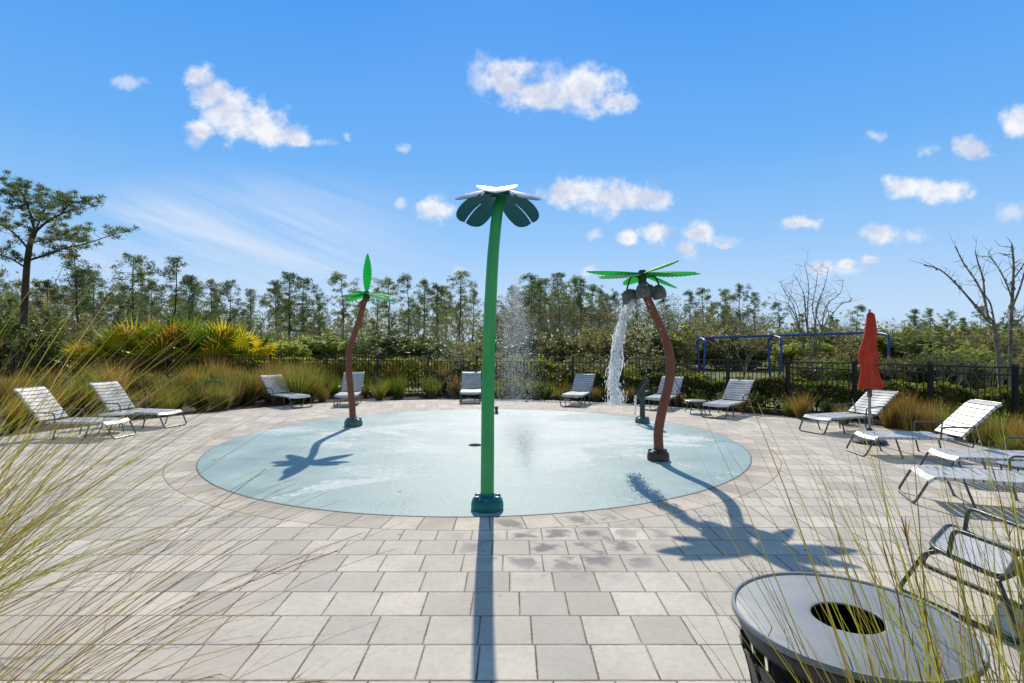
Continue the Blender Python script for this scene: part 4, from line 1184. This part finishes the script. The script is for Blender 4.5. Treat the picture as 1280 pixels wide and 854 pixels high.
for L_ in limbs:
    n = len(L_)
    for i in range(3, n):
        for c in range(2 if i % 2 else 3):
            k = i / n
            p = L_[i] + Vector((rnd.gauss(0, .30), rnd.gauss(0, .45), rnd.gauss(.20, .20)))
            wood.tube([L_[i], (L_[i] + p) / 2 + Vector((0, 0, -.05)), p], [.012, .009, .005], 3, cap=False)
            needle_tuft(crown, p, rnd.uniform(.10, .19), 52, rnd, .15, .016, .6)
wood.build('trunk', M['bark'], bp_); crown.build('crown', M['needles'], bp_, smooth=False)
for (px, py, Y, k) in [(-30, 352, 27, 2), (12, 372, 29, 5), (70, 388, 30, 3), (-70, 300, 26, 0)]:
    place(pines[k], px, Y, py, 8.05, 'bushy pine beside the large old pine at the left', 'bushy pines beside the large old pine', USED)

# palmettos
def make_palmetto(seed, n=26, mats=('palmetto', 'palmgreen', 'palmbrown'), R0=.62):
    rnd = random.Random(seed); o = thing('fan_palm', 'palm', 'palm')
    mbs = [MB(), MB(), MB()]; stem = MB()
    for k in range(n):
        a = k * 2.399 + rnd.uniform(-.3, .3); el = rnd.uniform(.15, 1.35); L = rnd.uniform(.35, .62)
        d = Vector((cos(a) * cos(el), sin(a) * cos(el), sin(el))); c = Vector((0, 0, .08)) + d * L
        stem.tube([(0, 0, 0), tuple(Vector((0, 0, .1)) + d * L * .5), tuple(c)], [.016, .01, .008], 4)
        # fan of blades
        mi = 0 if rnd.random() < .7 else (1 if rnd.random() < .72 else 2)
        if el < .4: mi = rnd.choice([1, 1, 2])
        nb = 22; side = d.cross(Vector((0, 0, 1))).normalized(); nrm = side.cross(d)
        fr = R0 * rnd.uniform(.75, 1.1)
        for b in range(nb):
            t_ = (b / (nb - 1) - .5) * 2; th = t_ * 1.75
            dirb = (d * cos(th) + side * sin(th) - nrm * .0).normalized()
            ln = fr * (1 - .22 * abs(t_)) * rnd.uniform(.9, 1.05); lift = nrm * (.22 * (1 - cos(th)))
            w_ = side * cos(th) * .018 - d * sin(th) * .018
            p1 = c + dirb * ln * .55 + lift * .3; p2 = c + dirb * ln + lift * .5 + Vector((0, 0, -.16 * ln * rnd.uniform(.5, 1.6)))
            mbs[mi].add([c, p1 - w_, p1 + w_ + nrm * .008, p2], [(0, 1, 2), (1, 3, 2)])
    for mb_, mt, nm in zip(mbs, mats, ('fan_leaves', 'fan_leaves', 'dry_leaves')):
        if mb_.v: mb_.build(nm, M[mt], o, smooth=False)
    stem.build('leaf_stalks', M['palmgreen'], o)
    return o
pals = [make_palmetto(501), make_palmetto(502), make_palmetto(503, 22)]
PL = [(150, 412, 19.6, 'yellow fan palm at the left end of the clump behind the fence, partly dried'), (172, 400, 20.2, 'tall yellow fan palm in the left of the clump behind the fence'), (205, 402, 19.7, 'yellow green fan palm second from the left of the clump'),
      (232, 396, 20.6, 'tallest golden fan palm in the middle of the clump'), (258, 403, 19.8, 'golden fan palm right of the tallest one'), (283, 405, 20.3, 'golden fan palm in the right half of the clump'), (308, 412, 19.8, 'yellow and rust coloured fan palm at the right end of the clump'),
      (112, 428, 19.4, 'low dark green fan palm at the left of the yellow clump')]
for i, (px, py, Y, lab) in enumerate(PL):
    place(pals[i % 3], px, Y + .8, py - 6, 1.0, lab, None, USED, sx=.72)
gp_ = make_palmetto(510, 26, ('palmgreen', 'palmgreen', 'palmgreen'))
place(gp_, 1122, 27, 402, 1.2, 'dark green fan palm in the scrub right of the closed red umbrella', None, USED, sx=.75)
place(gp_, 1085, 29, 432, 1.2, 'low green palm behind the fence near the umbrella', None, USED, sx=.8)

# the two distinct bare trees
def bare_custom(name, label, root, Y, stems, seed, r0):
    o = thing(name, label, 'tree'); wood = MB(); rnd = random.Random(seed)
    def tw(p, d, L, r, lev):
        pts = [p]
        for i in range(3):
            d = (d + Vector((rnd.gauss(0, .18), rnd.gauss(0, .18), rnd.gauss(.06, .1)))).normalized(); pts.append(pts[-1] + d * L / 3)
        wood.tube(pts, [r, r * .8, r * .6, r * .3], 4, cap=False)
        if lev > 0:
            for _ in range(rnd.choice([1, 2])): tw(pts[rnd.choice([1, 2, 3])], (d + Vector((rnd.gauss(0, .6), rnd.gauss(0, .6), rnd.gauss(0, .4)))).normalized(), L * .6, r * .6, lev - 1)
    for (pts, ra, rb) in stems:
        ra *= .74; rb *= .8
        P = cat([at(a, b, Y + c) for a, b, c in pts], 5); n = len(P)
        rr_ = [(ra + (rb - ra) * i / (n - 1)) * rnd.uniform(.88, 1.14) for i in range(n)]
        wood.tube(P, rr_, 8)
        for i in range(n // 3, n):
            if rnd.random() < .75:
                d = (P[min(i + 1, n - 1)] - P[i - 1]).normalized(); s = Vector((rnd.gauss(0, 1), rnd.gauss(0, 1), rnd.gauss(.2, .5))).normalized()
                tw(P[i], (d * .5 + s).normalized(), rnd.uniform(.12, .5) * Y / 14, max(.006, rb * .6), rnd.choice([0, 1, 2]))
            if rnd.random() < .3:   # lichen / ball-moss lumps
                mb_ = wood; c = P[i] + Vector((rnd.gauss(0, .01), 0, rnd.gauss(0, .01))); blob(mb_, c, rr_[i] * 1.7, rr_[i] * 1.7, rr_[i] * 2.2, rnd)
    wood.build('trunk', M['greybark'], o)
    return o
YT = 12.6
bare_custom('bare_tree', 'large leafless grey tree with long bare forks at the right edge', 0, YT, [
    ([(1252, 520, 0), (1250, 470, 0), (1247, 440, 0), (1243, 405, 0)], .075, .055),
    ([(1243, 405, 0), (1236, 402, 0), (1224, 388, 0), (1198, 358, 0), (1176, 338, 0), (1155, 331, 0)], .045, .013),
    ([(1236, 402, 0), (1230, 372, .1), (1219, 350, .2), (1205, 330, .3), (1194, 308, .3)], .035, .012),
    ([(1231, 375, .1), (1229, 350, 0), (1223, 330, -.1), (1219, 314, -.1)], .028, .012),
    ([(1243, 405, 0), (1238, 380, .2), (1228, 365, .3)], .03, .014),
    ([(1262, 500, .1), (1263, 440, .1), (1264, 400, .1), (1266, 360, .2), (1267, 330, .2), (1265, 306, .3)], .062, .022),
    ([(1265, 372, .1), (1256, 350, 0), (1246, 332, 0), (1236, 320, 0)], .026, .01),
    ([(1265, 385, .1), (1275, 360, 0), (1283, 335, 0), (1296, 318, 0)], .03, .012),
    ([(1266, 350, .1), (1276, 336, .2), (1284, 322, .2)], .02, .01),
    ([(1264, 410, .1), (1280, 395, 0), (1300, 372, 0)], .03, .012)], 21, .07)
YT2 = 21
st2 = []
r2 = random.Random(12)
for (tx, ty) in [(975, 352), (992, 343), (1006, 330), (1022, 340), (1036, 333), (1054, 350), (1064, 372), (968, 374)]:
    a_ = 1014 + (tx - 1016) * .3 + r2.gauss(0, 2); b_ = 1016 + (tx - 1016) * .62 + r2.gauss(0, 5)
    st2.append(([(1014 + (tx - 1016) * .10, 470, 0), (1014 + (tx - 1016) * .16 + r2.gauss(0, 2), 440, r2.gauss(0, .15)), (a_, 410, r2.gauss(0, .3)), (b_, 382, r2.gauss(0, .4)), ((b_ + tx) / 2 + r2.gauss(0, 5), (382 + ty) / 2, r2.gauss(0, .5)), (tx, ty, r2.gauss(0, .5))], .040, .008))
    st2.append(([(a_, 410, 0), (a_ + r2.gauss(0, 10), 385, r2.gauss(0, .4)), (a_ + r2.gauss(0, 18), 365, r2.gauss(0, .5))], .022, .006))
bare_custom('bare_tree', 'leafless many-stemmed tree behind the fence left of the closed red umbrella', 0, YT2, st2, 33, .05)
bt3 = make_bare(5, 350, .55, 4, .02, 'greybark', 'olive', 4, 4, .08)
place(bt3, 1180, 15.5, 405, 4.6, 'twiggy leafless shrub behind the right-hand fence with a few olive leaves', None, USED)
place(bt3, 1236, 14.0, 408, 4.6, 'tangled twiggy shrub at the foot of the large bare tree', None, USED)
place(bt3, 1012, 27.5, 392, 4.6, 'twiggy olive shrub round the many-stemmed bare tree', None, USED)
place(bt3, 1295, 13.2, 400, 4.6, 'twiggy shrub cut by the right edge behind the fence', None, USED)

# ornamental grasses
def blade(mb, p, d, L, wd, droop, seg=5, face=None):
    """ribbon blade bending under its weight"""
    p = Vector(p); d = Vector(d).normalized(); vs = []; fs = []
    s = d.cross(Vector((0, 0, 1)))
    s = s.normalized() if s.length > .05 else Vector((1, 0, 0))
    if face is not None: s = (s * cos(face) + d.cross(s) * sin(face)).normalized()
    hd = Vector((d.x, d.y, 0)); hd = hd.normalized() if hd.length > 1e-3 else Vector((1, 0, 0))
    q = p.copy(); dd = d.copy()
    for i in range(seg + 1):
        k = i / seg; w_ = wd * (1 - k ** 1.7) * .5 + .0004
        vs += [q - s * w_, q + s * w_]
        dd = (dd + (hd * .25 + Vector((0, 0, -1))) * droop / seg * (.35 + 1.2 * k)).normalized()
        q = q + dd * L / seg
    for i in range(seg): fs.append((2 * i, 2 * i + 1, 2 * i + 3, 2 * i + 2))
    mb.add(vs, fs)
    return q
def make_tuft(seed, mat, mat2, n=260, h=.8, spread=.35, wd=.008, droop=.5, name='grass_clump'):
    rnd = random.Random(seed); o = thing(name, 'grass', 'ornamental grass')
    m1, m2 = MB(), MB()
    for i in range(n):
        a = rnd.uniform(0, 6.28); q = rnd.random() ** .7; r_ = .09 * q
        d = (cos(a) * spread * q + rnd.gauss(0, .05), sin(a) * spread * q + rnd.gauss(0, .05), 1)
        blade(m1 if rnd.random() < .7 else m2, (cos(a) * r_, sin(a) * r_, 0), d, h * rnd.uniform(.55, 1.1), wd, droop * rnd.uniform(.3, 1.2), 4, rnd.uniform(0, 3))
    m1.build('blades', M[mat], o, smooth=False); m2.build('dry_blades', M[mat2], o, smooth=False)
    return o
tufts = {'straw': [make_tuft(601, 'straw', 'orange', 340, .85, .3), make_tuft(602, 'straw', 'ggrass', 340, .8, .45)], 'orange': [make_tuft(603, 'orange', 'straw', 360, .8, .22, droop=.3), make_tuft(604, 'orange', 'dead', 320, .7, .5)],
         'green': [make_tuft(605, 'ggrass', 'straw', 340, .8, .5), make_tuft(606, 'ggrass', 'blade', 320, .75, .4)]}
TL = {'straw': ('straw coloured clump of ornamental grass in the bed before the fence', 'straw coloured grass clumps along the fence'), 'orange': ('amber clump of ornamental grass in the bed before the fence', 'amber grass clumps along the fence'), 'green': ('green clump of ornamental grass in the bed before the fence', 'green grass clumps along the fence')}
def fence_y(x):
    for i in range(len(FP) - 1):
        if FP[i].x <= x <= FP[i + 1].x:
            k = (x - FP[i].x) / (FP[i + 1].x - FP[i].x); return FP[i].y * (1 - k) + FP[i + 1].y * k
    return 18.6
def edge_y(x):
    best = 15.5
    for i in range(len(ed) - 1):
        a, b = ed[i], ed[i + 1]
        if a[0] <= x <= b[0]: k = (x - a[0]) / (b[0] - a[0] + 1e-9); best = a[1] * (1 - k) + b[1] * k
    return best
def put_tuft(x, y, kind, s, label=None):
    pr = tufts[kind][VX.randrange(2)]; lab, grp = TL[kind]
    sc_ = (s * VX.uniform(.9, 1.2), s * VX.uniform(.9, 1.2), s)
    if pr not in USED:
        USED.add(pr); pr.location = (x, y, -.03); pr.scale = sc_; pr['label'] = label or lab; pr['group'] = grp; return
    dup(pr, (x, y, -.03), VX.uniform(0, 6), sc_, label or lab, grp)
# left bed: dense
for i in range(96):
    x = VX.uniform(-15.5, -5.6); y = VX.uniform(max(9.0, edge_y(x) + .5 if x > -9.2 else 8.2), 18.0)
    if x < -9.6: y = VX.uniform(7.5, 18)
    put_tuft(x, y, VX.choice(['straw', 'green', 'green', 'straw', 'orange']), VX.uniform(.75, 1.15) * (1.28 if y > 14.5 else 1 if y > 12 else .85))
for i in range(34):
    x = VX.uniform(-6.3, 1.2); y = VX.uniform(edge_y(x) + .25, fence_y(x) - .15)
    put_tuft(x, y, VX.choice(['straw', 'green', 'green', 'straw', 'straw', 'green']), VX.uniform(.5, 1.0))
for i in range(30):
    x = VX.uniform(1.2, 8.0); y0_, y1_ = edge_y(x) + .2, fence_y(x) - .1
    if y1_ < y0_: continue
    put_tuft(x, VX.uniform(y0_, y1_), VX.choice(['green', 'straw', 'green']), VX.uniform(.35, .6))
for (px, Y, k, s) in [(1128, 10.3, 'orange', .95), (1140, 9.8, 'straw', .8), (1112, 10.4, 'straw', .7), (1003, 11.7, 'straw', .75), (1165, 9.6, 'straw', .8), (1195, 9.2, 'green', .85), (1215, 8.9, 'straw', .7), (1250, 8.7, 'green', .8), (1275, 8.3, 'orange', .7), (1235, 8.6, 'straw', .6), (1262, 7.9, 'green', .6), (1300, 7.6, 'straw', .8), (1055, 10.9, 'green', .6)]:
    put_tuft((px - 640) * Y / F, Y, k, s)
for i in range(22):
    x = VX.uniform(-15, -7.2); y = VX.uniform(13, 17.6)
    if y < edge_y(x) + .6 and x > -9: continue
    s = VX.uniform(.6, 1.0)
    dup(bushes[VX.choice([0, 1, 3, 4])], (x, y, -.04), VX.uniform(0, 6), (s * 1.2, s * 1.2, s * .8), 'low mixed shrub among the grasses in the left bed', 'low shrubs among the grasses in the left bed')
for kind in ('straw', 'orange', 'green'):
    pass
for i in range(64):     # rough grass just outside the fence, seen through the pickets
    x = VX.uniform(-10.5, 4.5); y = fence_y(x) + VX.uniform(.3, .75)
    kd = VX.choice(['straw', 'straw', 'orange', 'green']); s_ = VX.uniform(.85, 1.35) * (1 if x < 1 else .7)
    dup(tufts[kd][VX.randrange(2)], (x, y, -.05), VX.uniform(0, 6), (s_ * .8, s_ * .8, s_), 'rough ' + {'straw': 'straw coloured', 'orange': 'amber', 'green': 'green'}[kd] + ' grass clump just outside the fence', kd.replace('orange', 'amber') + ' rough grass clumps just outside the fence')
# shrubs in the bed against the fence (dark mass low down)
for i in range(13):
    x = -8.5 + i * .84 + VX.uniform(-.1, .1); y = fence_y(x) - .45
    k = VX.choice([0, 3, 1])
    s = VX.uniform(.4, .7)
    dup(bushes[k], (x, y, -.04), VX.uniform(0, 6), (s, s, s * VX.uniform(.8, 1.05)), 'low green shrub in the bed against the middle of the fence', 'low shrubs in the bed against the fence')
for i in range(12):
    x = 2.3 + i * .5; y = fence_y(x) - .25
    if y < edge_y(x) + .1: continue
    s = VX.uniform(.3, .5)
    dup(bushes[VX.choice([0, 3, 1])], (x, y, -.04), VX.uniform(0, 6), s, 'tiny green shrub at the foot of the right-hand fence', 'tiny shrubs at the foot of the right-hand fence')

# foreground fountain grass clumps, blown to the right
def fclump(name, label, x, y, n, seed, az, azs, el, els, L, wd=.0045, droop=.9, heads=.12, green=.55, z0=-.03, rb=.07):
    rnd = random.Random(seed); o = thing(name, label, 'ornamental grass', (x, y, z0)); m1, m2, m3 = MB(), MB(), MB()
    for i in range(n):
        a = R(rnd.gauss(az, azs)); e_ = R(min(88, rnd.gauss(el, els))); d = (cos(a) * cos(e_), sin(a) * cos(e_), sin(e_))
        p = (rnd.gauss(0, rb), rnd.gauss(0, rb), 0); ln = rnd.uniform(*L); g = rnd.random() < green
        mb_ = m1 if g else m2
        blade(mb_, p, d, ln, wd * rnd.uniform(.5, 1.4), droop * rnd.uniform(.4, 1.3), 12, rnd.uniform(0, 3))
        if rnd.random() < heads:   # feathery seed spikes along fine stems
            q = Vector(p); dd = Vector(d).normalized(); hd = Vector((d[0], d[1], 0)).normalized(); dr = droop * rnd.uniform(.3, .8); ln2 = ln * 1.08; prev = q
            pts = [q.copy()]
            for k in range(14):
                dd = (dd + (hd * .25 + Vector((0, 0, -1))) * dr / 14 * (.35 + 1.2 * k / 14)).normalized(); q = q + dd * ln2 / 14; pts.append(q.copy())
            m3.tube(pts, [.0012] * len(pts), 3, cap=False)
            for k in range(9, 14):
                for _ in range(5):
                    c = pts[k].lerp(pts[k + 1], rnd.random()); blade(m3, c, (pts[k + 1] - pts[k]).normalized() + Vector((rnd.gauss(0, .22), rnd.gauss(0, .22), rnd.gauss(0, .22))), rnd.uniform(.02, .055), .0022, .2, 2)
    m1.build('green_blades', M['blade'], o, smooth=False); m2.build('tan_blades', M['stalk'], o, smooth=False)
    if m3.v: m3.build('seed_stems', M['stalk'], o, smooth=False)
    return o
fclump('fountain_grass_clump', 'tall yellow green grass clump leaning in from the upper left edge', -3.35, 2.75, 340, 1, 4, 24, 52, 13, (1.3, 2.35), .0054, .42, .04, .7, rb=.18)
fclump('fountain_grass_clump', 'arching tan and green grass clump at the lower left edge', -2.05, 1.60, 78, 2, 14, 18, 44, 11, (1.1, 2.0), .0038, .85, .15, .3)
fclump('fountain_grass_clump', 'low arching grass clump at the lower left corner', -1.35, 1.30, 36, 3, 35, 18, 36, 9, (.7, 1.4), .0035, 1.1, .2, .45)
fclump('fountain_grass_clump', 'sparse green grass blades rising from the bottom edge left of the middle', -.75, 1.35, 34, 4, 28, 16, 42, 9, (.55, .95), .003, 1.1, .2, .6)
fclump('fountain_grass_clump', 'tall mixed green and tan grass clump in front of the litter bin', 1.08, .98, 400, 5, 95, 60, 74, 9, (.8, 1.62), .0050, .30, .03, .68, rb=.11)
fclump('fountain_grass_clump', 'tall tan grass clump at the lower right corner', 1.5, 1.15, 230, 6, 110, 60, 72, 10, (.6, 1.4), .0046, .4, .03, .55, rb=.09)
